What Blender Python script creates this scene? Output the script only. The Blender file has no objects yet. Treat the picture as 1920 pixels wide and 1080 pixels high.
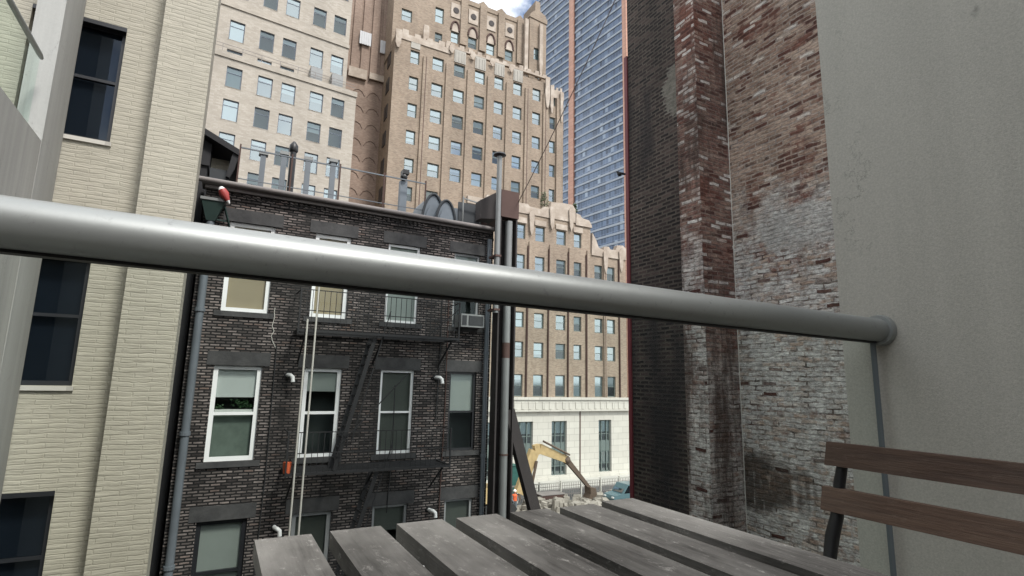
import bpy, bmesh, math, random
from mathutils import Vector, Matrix
random.seed(7)
C = bpy.context.scene.collection
R = math.radians
CZ = 11.7                      # eye height above the street

# ------------------------------------------------------------------ camera
F, YAW, PITCH, ROLL = 1010.0, R(28.18), R(9.62), R(1.28)
fw = Vector((math.sin(YAW)*math.cos(PITCH), math.cos(YAW)*math.cos(PITCH), math.sin(PITCH)))
r0 = Vector((math.cos(YAW), -math.sin(YAW), 0)); u0 = r0.cross(fw)
rt = r0*math.cos(ROLL) + u0*math.sin(ROLL)
up = -r0*math.sin(ROLL) + u0*math.cos(ROLL)
cd = bpy.data.cameras.new('camera'); cam = bpy.data.objects.new('camera', cd); C.objects.link(cam)
cam.matrix_world = Matrix(((rt.x, up.x, -fw.x, 0), (rt.y, up.y, -fw.y, 0), (rt.z, up.z, -fw.z, CZ), (0, 0, 0, 1)))
cd.sensor_width = 36; cd.lens = F/1920*36; cd.clip_start = .02; cd.clip_end = 3000
bpy.context.scene.camera = cam

def ray(x, y): return fw + rt*((x-960)/F) - up*((y-540)/F)
def PY(x, y, d): v = ray(x, y); v = v*(d/v.y); v.z += CZ; return v      # measured points on a plane at a known depth
def PX(x, y, d): v = ray(x, y); v = v*(d/v.x); v.z += CZ; return v

# ------------------------------------------------------------------ materials
class N:
    def __init__(s, name):
        s.m = bpy.data.materials.new(name); s.m.use_nodes = True
        s.t = s.m.node_tree; s.t.nodes.clear()
        s.out = s.t.nodes.new('ShaderNodeOutputMaterial')
        s._uv = None
    def n(s, typ, **kw):
        nd = s.t.nodes.new('ShaderNode'+typ)
        for k, v in kw.items():
            if k in nd.inputs.keys() if isinstance(k, str) else False: s.i(nd, k, v)
            else: setattr(nd, k, v)
        return nd
    def i(s, nd, key, v):
        sock = nd.inputs[key]
        if isinstance(v, bpy.types.NodeSocket): s.t.links.new(v, sock)
        else:
            if sock.type == 'RGBA' and isinstance(v, (tuple, list)) and len(v) == 3: v = (*v, 1)
            sock.default_value = v
    def uv(s):
        if s._uv is None: s._uv = s.t.nodes.new('ShaderNodeUVMap').outputs[0]
        return s._uv
    def obj(s): return s.t.nodes.new('ShaderNodeTexCoord').outputs['Object']
    def pos(s): return s.t.nodes.new('ShaderNodeNewGeometry').outputs['Position']
    def math(s, op, a, b=0.0, c=0.0, clamp=False):
        nd = s.t.nodes.new('ShaderNodeMath'); nd.operation = op; nd.use_clamp = clamp
        for k, v in enumerate((a, b, c)): s.i(nd, k, v)
        return nd.outputs[0]
    def sep(s, v):
        nd = s.t.nodes.new('ShaderNodeSeparateXYZ'); s.i(nd, 0, v); return nd.outputs
    def comb(s, x, y, z=0.0):
        nd = s.t.nodes.new('ShaderNodeCombineXYZ')
        for k, v in enumerate((x, y, z)): s.i(nd, k, v)
        return nd.outputs[0]
    def noise(s, vec, scale, detail=3, rough=.55, sc=None, color=False):
        if sc is not None:
            mp = s.t.nodes.new('ShaderNodeMapping'); s.i(mp, 0, vec); mp.inputs['Scale'].default_value = sc; vec = mp.outputs[0]
        nd = s.t.nodes.new('ShaderNodeTexNoise'); s.i(nd, 'Vector', vec)
        nd.inputs['Scale'].default_value = scale; nd.inputs['Detail'].default_value = detail; nd.inputs['Roughness'].default_value = rough
        return nd.outputs[1 if color else 0]
    def ramp(s, fac, stops, const=False):
        nd = s.t.nodes.new('ShaderNodeValToRGB'); s.i(nd, 0, fac)
        e = nd.color_ramp.elements
        while len(e) < len(stops): e.new(.5)
        for el, (p, c) in zip(e, stops):
            el.position = p; el.color = (*c, 1) if isinstance(c, (tuple, list)) else (c, c, c, 1)
        if const: nd.color_ramp.interpolation = 'CONSTANT'
        return nd.outputs[0]
    def mix(s, fac, a, b, mode='MIX'):
        nd = s.t.nodes.new('ShaderNodeMix'); nd.data_type = 'RGBA'; nd.blend_type = mode
        s.i(nd, 0, fac); s.i(nd, 6, a); s.i(nd, 7, b); return nd.outputs[2]
    def brick(s, vec, c1, c2, mc, bw, rh, ms, smooth=.1, off=.5, bias=0.):
        nd = s.t.nodes.new('ShaderNodeTexBrick'); s.i(nd, 'Vector', vec)
        s.i(nd, 'Color1', c1); s.i(nd, 'Color2', c2); s.i(nd, 'Mortar', mc)
        for k, v in (('Scale', 1.), ('Mortar Size', ms), ('Mortar Smooth', smooth), ('Bias', bias), ('Brick Width', bw), ('Row Height', rh)): nd.inputs[k].default_value = v
        nd.offset = off
        return nd.outputs[0], nd.outputs[1]
    def bump(s, h, strength=.5, dist=.01):
        nd = s.t.nodes.new('ShaderNodeBump'); s.i(nd, 'Height', h); nd.inputs['Strength'].default_value = strength; nd.inputs['Distance'].default_value = dist
        return nd.outputs[0]
    def pbr(s, col, rough=.8, metal=0., normal=None, spec=.5, coat=None):
        p = s.t.nodes.new('ShaderNodeBsdfPrincipled'); s.i(p, 'Base Color', col); s.i(p, 'Roughness', rough); s.i(p, 'Metallic', metal)
        s.i(p, 'Specular IOR Level', spec)
        if normal is not None: s.i(p, 'Normal', normal)
        s.t.links.new(p.outputs[0], s.out.inputs[0]); return s.m

def plain(name, c, rough=.6, metal=0., var=.12, scale=3., bump=0., spec=.5):
    m = N(name); o = m.pos()
    f = m.noise(o, scale, 5, .6)
    g = m.math('MULTIPLY_ADD', f, 2*var, 1-var)
    nd = m.mix(1., c, m.comb(g, g, g), 'MULTIPLY')
    return m.pbr(nd, rough, metal, m.bump(m.noise(o, scale*12, 4), .4, bump) if bump else None, spec)

def brickmat(name, palette, mortar, bw=.205, rh=.067, ms=.011, stain=.35, stain_scale=.5, bumpd=.01, wob=.004, rough=.85, mort_var=.3, smooth=.15, soot=None, grit=.5, patch=None):
    m = N(name); uv = m.uv()
    w = m.noise(uv, 7., 3, .6, color=True)
    vv = m.n('VectorMath', operation='MULTIPLY_ADD'); m.i(vv, 0, w); m.i(vv, 1, (wob, wob*2, 0)); m.i(vv, 2, uv)
    rnd, fac = m.brick(vv.outputs[0], (0, 0, 0), (1, 1, 1), (.5, .5, .5), bw, rh, ms, smooth)
    bc = m.ramp(rnd, palette)
    mc = m.mix(m.noise(uv, 3., 4), mortar, tuple(c*(1-mort_var) for c in mortar))
    fine = m.math('MULTIPLY_ADD', m.noise(uv, 22., 6, .75, sc=(.6, 1.5, 1)), grit*2, 1-grit)
    bc = m.mix(1., bc, m.comb(fine, fine, fine), 'MULTIPLY')
    col = m.mix(fac, bc, mc)
    st = m.noise(uv, stain_scale, 6, .6, sc=(1.6, .7, 1))
    g = m.math('MULTIPLY_ADD', m.ramp(st, [(.3, 0.), (.7, 1.)]), stain*1.4, 1-stain)
    col = m.mix(1., col, m.comb(g, g, g), 'MULTIPLY')
    if soot:
        sn = m.noise(uv, soot[0], 5, .6, sc=(2.2, .5, 1))
        if len(soot) > 4:
            q = m.math('DIVIDE', m.math('SUBTRACT', m.sep(uv)[0], soot[4]), soot[5]); q = m.math('MULTIPLY', q, q)
            sn = m.math('ADD', sn, m.math('MULTIPLY', m.math('SUBTRACT', 1., q, clamp=True), .12)); sn = m.math('SUBTRACT', sn, .05)
        col = m.mix(m.math('MULTIPLY', m.ramp(sn, [(soot[1], 0.), (soot[1]+.14, 1.)]), soot[2]), col, soot[3])
    if patch:
        U = m.sep(uv); a = m.math('DIVIDE', m.math('SUBTRACT', U[0], patch[0]), patch[2]); b = m.math('DIVIDE', m.math('SUBTRACT', U[1], patch[1]), patch[3])
        d = m.math('ADD', m.math('MULTIPLY', a, a), m.math('MULTIPLY', b, b)); d = m.math('ADD', d, m.math('MULTIPLY', m.math('SUBTRACT', m.noise(uv, 4., 7, .75), .5), 2.2))
        d = m.math('ADD', d, m.math('MULTIPLY', fac, -.25))
        col = m.mix(m.ramp(d, [(.8, .92), (.98, 0.)]), col, m.mix(m.ramp(m.noise(uv, 9., 7, .8), [(.3, 0.), (.7, 1.)]), (.09, .083, .068), (.24, .225, .19)))
    h = m.math('ADD', m.math('MULTIPLY', m.math('SUBTRACT', 1., fac), 1.), m.math('MULTIPLY', m.noise(uv, 35., 4), .35))
    return m.pbr(col, rough, 0, m.bump(h, .8, bumpd), .3)

M = {}
M['brown_brick'] = brickmat('sooty_brown_brick', [(0, (.04, .034, .032)), (.25, (.125, .108, .1)), (.6, (.2, .172, .16)), (.85, (.29, .25, .232)), (1, (.17, .12, .1))],
                            (.022, .021, .021), bw=.19, rh=.058, ms=.015, stain=.5, stain_scale=.8, bumpd=.02, wob=.012, mort_var=.6, soot=(.45, .50, .78, (.024, .023, .022), 3.0, 2.2), grit=.7)
M['dark_brick'] = brickmat('soot_black_brick', [(0, (.01, .008, .008)), (.45, (.028, .02, .018)), (.8, (.05, .034, .03)), (1, (.085, .06, .052))],
                           (.135, .112, .092), ms=.014, rh=.066, bw=.2, stain=.5, bumpd=.02, wob=.014, soot=(.4, .47, .85, (.014, .013, .014)), grit=.8, mort_var=.7, patch=(5.8, CZ+4.8, .52, .5))
M['tan_brick'] = brickmat('warm_tan_brick', [(0, (.235, .182, .132)), (.4, (.295, .23, .168)), (.75, (.345, .275, .205)), (1, (.25, .182, .13))],
                          (.34, .29, .245), bw=.3, rh=.11, ms=.012, stain=.24, stain_scale=.22, bumpd=.0, wob=0)
M['tan_blank'] = brickmat('blank_rosy_brick', [(0, (.25, .18, .14)), (.5, (.29, .21, .165)), (1, (.33, .25, .2))],
                          (.33, .26, .21), bw=.3, rh=.11, ms=.012, stain=.28, stain_scale=.22, bumpd=.0, wob=0)
M['office_stone'] = brickmat('cream_office_brick', [(0, (.35, .312, .262)), (.5, (.39, .35, .295)), (1, (.43, .39, .335))],
                             (.42, .38, .32), bw=.4, rh=.14, ms=.012, stain=.16, stain_scale=.2, bumpd=.0, wob=0)
M['red_far'] = brickmat('far_red_brick', [(0, (.2, .1, .07)), (1, (.3, .16, .11))], (.3, .22, .18), bw=.5, rh=.2, ms=.02, stain=.2)

# cream painted brick, courses swimming under thick paint
m = N('cream_painted_brick'); uv = m.uv()
w = m.noise(uv, 3.2, 5, .7, color=True)
vv = m.n('VectorMath', operation='MULTIPLY_ADD'); m.i(vv, 0, w); m.i(vv, 1, (.08, .06, 0)); m.i(vv, 2, uv)
rnd, fac = m.brick(vv.outputs[0], (.355, .33, .265), (.385, .357, .29), (.335, .312, .25), .32, .055, .012, 1.)
str1 = m.noise(uv, 1., 5, .65, sc=(3.2, 19., 1)); str2 = m.noise(uv, 1., 4, .7, sc=(7., 42., 1))
st = m.noise(uv, .6, 5, .6, sc=(1.5, .6, 1)); g = m.math('MULTIPLY_ADD', st, .26, .9)
g = m.math('MULTIPLY', g, m.math('MULTIPLY_ADD', m.ramp(str1, [(.3, 0.), (.7, 1.)]), .26, .86))
col = m.mix(1., rnd, m.comb(g, g, g), 'MULTIPLY')
dr = m.ramp(m.noise(uv, 5., 5, .65, sc=(1.2, 5., 1)), [(.64, 0.), (.76, .4)])
col = m.mix(dr, col, (.22, .205, .165))
h = m.math('ADD', m.math('MULTIPLY', m.math('SUBTRACT', 1., fac), .35), m.math('ADD', m.math('MULTIPLY', str1, 1.3), m.math('MULTIPLY', str2, .6)))
M['cream_brick'] = m.pbr(col, .6, 0, m.bump(h, .8, .009), .35)

# tall party wall: patched red and brown brick, lime wash lower down, flaking paint
def partywall(name, white, low, redder, dash=None):
    m = N(name); uv = m.uv(); U = m.sep(uv)
    w = m.noise(uv, 4., 3, .6, color=True)
    vv = m.n('VectorMath', operation='MULTIPLY_ADD'); m.i(vv, 0, w); m.i(vv, 1, (.06, .06, 0)); m.i(vv, 2, uv)
    rnd, fac = m.brick(vv.outputs[0], (0, 0, 0), (1, 1, 1), (.5, .5, .5), .2, .061, .012, .35)
    bc = m.ramp(rnd, [(0, (.035, .02, .018)), (.25, (.105, .046, .038)), (.5, (.145, .07, .056)), (.75, (.18, .105, .084)), (.88, (.24, .165, .135)), (.93, (.48, .45, .42))] if redder else
                     [(0, (.04, .026, .022)), (.15, (.12, .066, .048)), (.45, (.19, .118, .088)), (.7, (.25, .172, .13)), (.9, (.34, .255, .2)), (.97, (.5, .47, .43))])
    if dash: bc = m.mix(m.math('MULTIPLY', m.math('GREATER_THAN', rnd, dash), m.ramp(m.noise(uv, 4., 5, .7), [(.4, .2), (.6, 1.)])), bc, (.46, .43, .4))
    mor = m.mix(m.noise(uv, 5., 4), (.24, .205, .18), (.33, .29, .255)) if not redder else m.mix(m.noise(uv, 5., 4), (.09, .06, .052), (.2, .15, .13))
    col = m.mix(m.math('MULTIPLY', fac, .9), bc, mor)
    # old mortar smeared over the faces
    sm = m.ramp(m.noise(uv, 5., 8, .8), [(.42, 0.), (.62, .85 if not redder else .35)])
    col = m.mix(sm, col, (.37, .285, .22))
    rd = m.ramp(m.math('ADD', m.math('MULTIPLY', m.math('SUBTRACT', .5, rnd), .25), m.noise(uv, 1.1, 7, .7)), [(.52, 0.), (.62, .85)])
    col = m.mix(rd, col, m.mix(rnd, (.06, .023, .018), (.2, .075, .05)))
    # lime wash below an old roof line
    zb = m.math('ADD', U[1], m.math('MULTIPLY', m.math('SUBTRACT', m.noise(uv, 2.2, 8, .8), .5), 3.4))
    mask = m.ramp(m.math('MULTIPLY_ADD', m.math('SUBTRACT', zb, CZ+low), -.75, .5, clamp=True), [(.2, 0.), (.8, 1.)])
    flake = m.ramp(m.math('ADD', m.math('MULTIPLY', m.math('SUBTRACT', rnd, .5), .22), m.math('ADD', m.math('MULTIPLY', m.noise(uv, 9., 7, .72), .6), m.math('MULTIPLY', m.noise(uv, 1.4, 5, .6), .5))), [(.54, 1.), (.66, 0.05)])
    jt = m.math('SUBTRACT', 1., m.math('MULTIPLY', fac, m.ramp(m.noise(uv, 6., 4, .7), [(.46, .05), (.62, .95)])))
    bk = m.ramp(rnd, [(.03, 0.), (.06, 1.), (.9, 1.), (.97, .35)])
    wf = m.math('MULTIPLY', m.math('MULTIPLY', mask, white), m.math('MULTIPLY', m.math('MULTIPLY', flake, jt), bk))
    wc = m.mix(m.ramp(m.noise(uv, 7., 7, .75), [(.35, 0.), (.65, 1.)]), (.3, .285, .265), (.62, .61, .57))
    col = m.mix(wf, col, wc)
    # dark joints show through the wash
    dk = m.math('MULTIPLY', m.math('MULTIPLY', mask, fac), m.ramp(m.noise(uv, 6., 4, .7), [(.5, 0.), (.66, .8)]))
    col = m.mix(dk, col, (.05, .045, .042))
    if not redder:
        # damp brown patch near the bottom, with wash runs through it
        dy = m.math('DIVIDE', m.math('SUBTRACT', U[0], 4.9), .95); dz = m.math('DIVIDE', m.math('SUBTRACT', U[1], CZ-1.22), .4)
        d = m.math('ADD', m.math('MULTIPLY', dy, dy), m.math('MULTIPLY', dz, dz))
        d = m.math('ADD', d, m.math('MULTIPLY', m.math('SUBTRACT', m.noise(uv, 2.6, 5, .65), .5), 1.8))
        runs = m.ramp(m.noise(uv, 3., 3, .5, sc=(2.2, .25, 1)), [(.5, 1.), (.6, .25)])
        top = m.ramp(dz, [(0., 1.), (.35, 0.)])
        runs = m.math('MAXIMUM', runs, m.math('SUBTRACT', 1., top))
        col = m.mix(m.math('MULTIPLY', m.ramp(d, [(.45, .9), (1.05, 0.)]), runs), col, m.mix(rnd, (.03, .024, .019), (.085, .058, .042)))
        # grey cement render patches by the old roof line
        d2y = m.math('DIVIDE', m.math('SUBTRACT', U[0], 4.0), .62); d2z = m.math('DIVIDE', m.math('SUBTRACT', U[1], CZ+1.95), .3)
        d2 = m.math('ADD', m.math('POWER', m.math('ABSOLUTE', d2y), 3.), m.math('POWER', m.math('ABSOLUTE', d2z), 3.))
        d2 = m.math('ADD', d2, m.math('MULTIPLY', m.math('SUBTRACT', m.noise(uv, 6., 5, .7), .5), 2.4))
        col = m.mix(m.ramp(d2, [(.5, .75), (1.1, 0.)]), col, m.mix(m.noise(uv, 11., 5, .7), (.17, .165, .15), (.5, .49, .46)))
    else:
        sk = m.ramp(m.noise(uv, 1.1, 6, .65, sc=(2.4, .35, 1)), [(.48, 0.), (.62, .85)])
        col = m.mix(sk, col, (.055, .037, .03))
    g = m.math('MULTIPLY', m.math('MULTIPLY_ADD', m.ramp(m.noise(uv, 24., 8, .9, sc=(.45, 1.6, 1)), [(.36, 0.), (.64, 1.)]), 1.5, .3), m.math('MULTIPLY_ADD', m.ramp(m.noise(uv, .8, 6, .65, sc=(1.6, .7, 1)), [(.35, 0.), (.62, 1.)]), .35, .75)); col = m.mix(1., col, m.comb(g, g, g), 'MULTIPLY')
    spk = m.noise(uv, 30., 6, .85, sc=(.5, 1.3, 1))
    col = m.mix(m.ramp(spk, [(.61, 0.), (.67, .8)]), col, (.52, .47, .42)); col = m.mix(m.ramp(spk, [(.33, .85), (.39, 0.)]), col, (.025, .019, .017))
    h = m.math('ADD', m.math('SUBTRACT', 1., m.math('MULTIPLY', fac, 1.)), m.math('MULTIPLY', m.noise(uv, 26., 5, .7), .9))
    return m.pbr(col, .9, 0, m.bump(h, 1., .022), .25)
M['party'] = partywall('weathered_party_brick', .95, 2.3, False)
M['pier'] = partywall('weathered_pier_brick', .6, .3, True)
M['pier_front'] = partywall('flaking_white_pier_brick', .85, 1.6, True, .72)

# rough render of the balcony walls
def stucco(name, c, vert=.12):
    m = N(name); o = m.pos()
    g = m.math('MULTIPLY_ADD', m.noise(o, 1.3, 5, .6, sc=(1, 1, .45)), .34, .83)
    s2 = m.math('MULTIPLY_ADD', m.noise(o, 2.2, 6, .65, sc=(3., 3., .12)), vert*2, 1-vert)
    g = m.math('MULTIPLY', g, s2)
    g = m.math('MULTIPLY', g, m.math('MULTIPLY_ADD', m.noise(o, 190., 4, .7), .7, .65))
    vo = m.t.nodes.new('ShaderNodeTexVoronoi'); vo.feature = 'DISTANCE_TO_EDGE'; vo.inputs['Scale'].default_value = 1.1
    wv = m.n('VectorMath', operation='MULTIPLY_ADD'); m.i(wv, 0, m.noise(o, 5., 6, .75, color=True)); m.i(wv, 1, (.35, .35, .35)); m.i(wv, 2, o); m.i(vo, 'Vector', wv.outputs[0])
    crk = m.math('MULTIPLY', m.ramp(vo.outputs['Distance'], [(.0, 1.), (.0035, 0.)]), m.ramp(m.noise(o, 1.1, 3), [(.5, 0.), (.6, .55)]))
    sp = m.math('MAXIMUM', crk, m.ramp(m.noise(o, 9., 4, .6), [(.68, 0.), (.76, .5)]))
    col = m.mix(1., c, m.comb(g, g, g), 'MULTIPLY'); col = m.mix(sp, col, (.1, .1, .09))
    return m.pbr(col, .9, 0, m.bump(m.noise(o, 320., 5, .75), .45, .002), .25)
M['stucco'] = stucco('rough_grey_render', (.475, .46, .415), .17)
M['cement'] = stucco('old_cement_render', (.17, .16, .135), .3)
M['concrete'] = stucco('streaked_pale_concrete', (.37, .365, .34), .36)
M['concrete_light'] = stucco('pale_concrete', (.38, .38, .36), .24)
M['limestone'] = None
m = N('pale_limestone'); uv = m.uv()
rnd, fac = m.brick(uv, (.48, .455, .405), (.53, .505, .45), (.38, .36, .32), 1.5, .75, .03, .1)
g = m.math('MULTIPLY_ADD', m.noise(uv, .5, 6, .65, sc=(1.6, .6, 1)), .3, .84)
M['limestone'] = m.pbr(m.mix(1., rnd, m.comb(g, g, g), 'MULTIPLY'), .8)
m = N('weathered_terracotta_trim'); uv = m.pos()
g = m.ramp(m.noise(uv, .8, 7, .7), [(.3, (.28, .225, .18)), (.5, (.38, .32, .26)), (.68, (.49, .43, .365))])
M['trim'] = m.pbr(g, .8)
m = N('dark_lintel_stone'); uv = m.pos()
M['lintel'] = m.pbr(m.ramp(m.noise(uv, 2.5, 6, .65), [(.3, (.03, .03, .031)), (.7, (.075, .074, .073))]), .85, 0, m.bump(m.noise(uv, 20, 4), .5, .01))

def glass(name, tint, refl, rough=.02, rcol=(.86, .97, 1)):
    m = N(name)
    t = m.t.nodes.new('ShaderNodeBsdfTransparent'); m.i(t, 0, tint)
    g = m.t.nodes.new('ShaderNodeBsdfGlossy'); m.i(g, 0, rcol); m.i(g, 'Roughness', rough)
    fr = m.t.nodes.new('ShaderNodeFresnel'); fr.inputs[0].default_value = 1.5
    f = m.math('MULTIPLY_ADD', fr.outputs[0], refl[1], refl[0], clamp=True)
    mx = m.t.nodes.new('ShaderNodeMixShader'); m.i(mx, 0, f); m.t.links.new(t.outputs[0], mx.inputs[1]); m.t.links.new(g.outputs[0], mx.inputs[2])
    m.t.links.new(mx.outputs[0], m.out.inputs[0]); return m.m
M['glass'] = glass('window_glass', (.92, .95, .92), (.0, .55))
M['far_glass'] = glass('far_window_glass', (.72, .84, .86), (.24, 1.2), .05)
M['far_glass_dark'] = glass('far_window_glass_dim', (.6, .68, .7), (.06, .9), .05)
M['dark_glass'] = glass('smoky_window_glass', (.34, .38, .42), (.02, .45), .03, (.8, .9, 1))
M['rail_glass'] = glass('greenish_balustrade_glass', (.92, .965, .94), (.0, .1), .0)

M['metal'] = None
m = N('satin_grey_metal'); o = m.pos()
g = m.math('MULTIPLY_ADD', m.noise(o, 30., 5, .6, sc=(.15, 1, 1)), .2, .9); g = m.math('MULTIPLY', g, m.math('SUBTRACT', 1., m.math('MULTIPLY', m.ramp(m.noise(o, 55., 7, .8), [(.58, 0.), (.72, 1.)]), .35)))
M['metal'] = m.pbr(m.mix(1., (.33, .345, .34), m.comb(g, g, g), 'MULTIPLY'), m.math('MULTIPLY_ADD', m.noise(o, 22., 7, .75), .2, .36), .5, m.bump(m.noise(o, 90., 3), .12, .001))
M['gasket'] = plain('black_rubber', (.012, .012, .012), .6)
M['black'] = plain('black_painted_metal', (.012, .012, .013), .45, 0, .2)
M['dark_metal'] = plain('sooty_iron', (.025, .025, .026), .7, .2, .3)
M['white_paint'] = plain('white_window_paint', (.84, .85, .84), .5, 0, .08)
M['grey_paint'] = plain('grey_window_paint', (.3, .31, .31), .5, 0, .1)
M['black_frame'] = plain('charcoal_window_frame', (.018, .019, .022), .4, 0, .1)
M['green_frame'] = plain('dull_green_window_frame', (.12, .15, .14), .6, 0, .15)
M['bluegrey_frame'] = plain('blue_grey_window_frame', (.12, .15, .19), .6, 0, .15)
M['blind'] = plain('pale_roller_blind', (.8, .85, .85), .8, 0, .06)
M['blind_grey'] = plain('grey_blind', (.45, .49, .475), .8, 0, .1)
M['blind_cream'] = plain('tan_blind', (.5, .39, .25), .8, 0, .12)
M['blind_dark'] = plain('drab_blind', (.11, .12, .11), .8, 0, .15)
M['blind_navy'] = plain('dark_blue_shade', (.07, .085, .105), .8, 0, .15)
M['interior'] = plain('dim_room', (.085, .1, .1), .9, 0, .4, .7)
M['pipe_grey'] = plain('blue_grey_pipe_paint', (.13, .148, .165), .5, .1, .25, 2.)
M['pipe_light'] = plain('galvanised_pipe', (.2, .205, .2), .45, .4, .25, 1.5)
M['rust'] = plain('rusty_brown_steel', (.075, .04, .032), .75, .1, .35, 2., .004)
M['rust_dark'] = plain('dark_brown_steel', (.03, .024, .023), .7, .1, .35, 2., .004)
M['white_plastic'] = plain('white_plastic', (.75, .75, .73), .4, 0, .05)
M['conduit'] = plain('pale_conduit', (.5, .48, .43), .5, 0, .12)
M['tar'] = plain('black_tar', (.007, .007, .009), .7, 0, .4)  # on the party wall in the gap this black stands in for deep shadow
M['roof_metal'] = plain('weathered_gutter', (.2, .18, .17), .7, .1, .35, 1.5, .004)
M['tarp'] = plain('grey_vinyl_cover', (.15, .175, .2), .5, 0, .2, 2.)
M['tarp_dark'] = plain('dark_cover_edge', (.03, .035, .04), .6, 0, .2)
M['red'] = plain('faded_red_plastic', (.36, .05, .045), .5, 0, .15)
M['orange'] = plain('orange_plastic', (.65, .13, .05), .5, 0, .12)
M['maroon'] = plain('maroon_paint', (.13, .022, .028), .6, 0, .3, 1.5)
M['hopper'] = plain('dark_green_copper', (.014, .034, .028), .6, .2, .3)
M['panel_stone'] = plain('grey_panel_stone', (.36, .34, .3), .8, 0, .2, 1.2)
M['louver'] = plain('pale_grey_louver', (.5, .51, .52), .6, 0, .1)
M['ac'] = plain('aged_ac_metal', (.22, .225, .22), .6, .1, .2)
M['ac_dark'] = plain('ac_grille', (.03, .032, .034), .7)
M['yellow'] = plain('dusty_yellow_paint', (.4, .29, .14), .6, 0, .4, 2.5)
M['yellow_dark'] = plain('grimy_brown_steel', (.1, .07, .05), .7, .2, .3)
M['arch_brick'] = plain('dark_arch_brick', (.17, .12, .095), .9)
M['curtain_green'] = plain('sage_curtain', (.2, .25, .22), .9, 0, .45, 4.)  # flat sage colour that stands in for a reflection in the window
M['asphalt'] = plain('asphalt', (.06, .06, .06), .9, 0, .2, .6, .01)
M['sidewalk'] = plain('pale_pavement', (.4, .385, .35), .9, 0, .14, .4)
M['rubble'] = plain('broken_concrete_rubble', (.27, .245, .21), .95, 0, .5, 1.5, .05)
M['skin'] = plain('skin', (.4, .24, .17), .6)
M['car_paint'] = plain('teal_grey_car_paint', (.1, .17, .19), .25, .2, .05)
M['tyre'] = plain('tyre_rubber', (.02, .02, .02), .8)
M['green_tarp'] = plain('dark_green_sheet', (.02, .09, .075), .6, 0, .2)
M['wire'] = plain('cable_sheath', (.1, .07, .06), .6)
M['pink_stone'] = None
m = N('salmon_granite'); uv = m.uv()
rnd, fac = m.brick(uv, (.44, .225, .15), (.5, .27, .185), (.32, .16, .11), 8., 1.75, .08, .1, 0.)
M['pink_stone'] = m.pbr(rnd, .5)

# weathered slats of the table and the chair
def wood(name, c1, c2, grey, gl, rough, axis):
    m = N(name); o = m.pos()
    sc = (9., .55, 9.) if axis == 'y' else (.55, 9., 9.)
    g1 = m.noise(o, 14., 7, .7, sc=sc); g2 = m.noise(o, 3.2, 5, .6, sc=(2, 1, 2))
    oi = m.t.nodes.new('ShaderNodeObjectInfo').outputs['Random']
    col = m.mix(m.ramp(g1, [(.32, 0.), (.68, 1.)]), c1, c2)
    col = m.mix(m.math('MULTIPLY', m.ramp(g2, [(.4, 0.), (.66, 1.)]), gl), col, grey)
    scr = m.ramp(m.noise(o, 75., 7, .85, sc=(1., .45, 1.)), [(.56, 0.), (.66, .9)])
    col = m.mix(m.math('MULTIPLY', scr, gl), col, tuple(min(1, c*1.35) for c in grey))
    v = m.math('MULTIPLY_ADD', oi, .4, .8)
    col = m.mix(1., col, m.comb(v, v, v), 'MULTIPLY')
    return m.pbr(col, rough, 0, m.bump(g1, .7, .0025), .35)
M['table_wood'] = wood('weathered_grey_slat_wood', (.04, .037, .034), (.12, .113, .105), (.3, .288, .268), .75, .66, 'y')
M['chair_wood'] = wood('brown_stained_slat_wood', (.06, .034, .024), (.13, .078, .053), (.15, .112, .088), .4, .6, 'y')

# mirror blue curtain wall, one shade per pane
m = N('blue_curtain_wall_glass'); uv = m.uv()
rnd, fac = m.brick(uv, (0, 0, 0), (1, 1, 1), (0, 0, 0), 1.45, 3.5, .05, 0., 0.)
pc = m.ramp(rnd, [(0, (.025, .042, .07)), (.5, (.05, .082, .132)), (.93, (.085, .125, .19)), (1, (.25, .3, .35))])
pc = m.mix(m.math('MULTIPLY', fac, .8), pc, (.25, .3, .4))
pn = m.n('NormalMap'); 
wob = m.bump(m.noise(uv, .12, 2, .5), .06, .5)
M['tower_glass'] = m.pbr(pc, .18, .4, wob, .8)
M['spandrel'] = plain('pale_blue_grey_spandrel', (.27, .3, .335), .4, .2, .12, .1)

# ------------------------------------------------------------------ mesh helpers
def wl(o):
    v = Vector((0, 0, 0))
    while o is not None: v += o.location; o = o.parent
    return v

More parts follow.
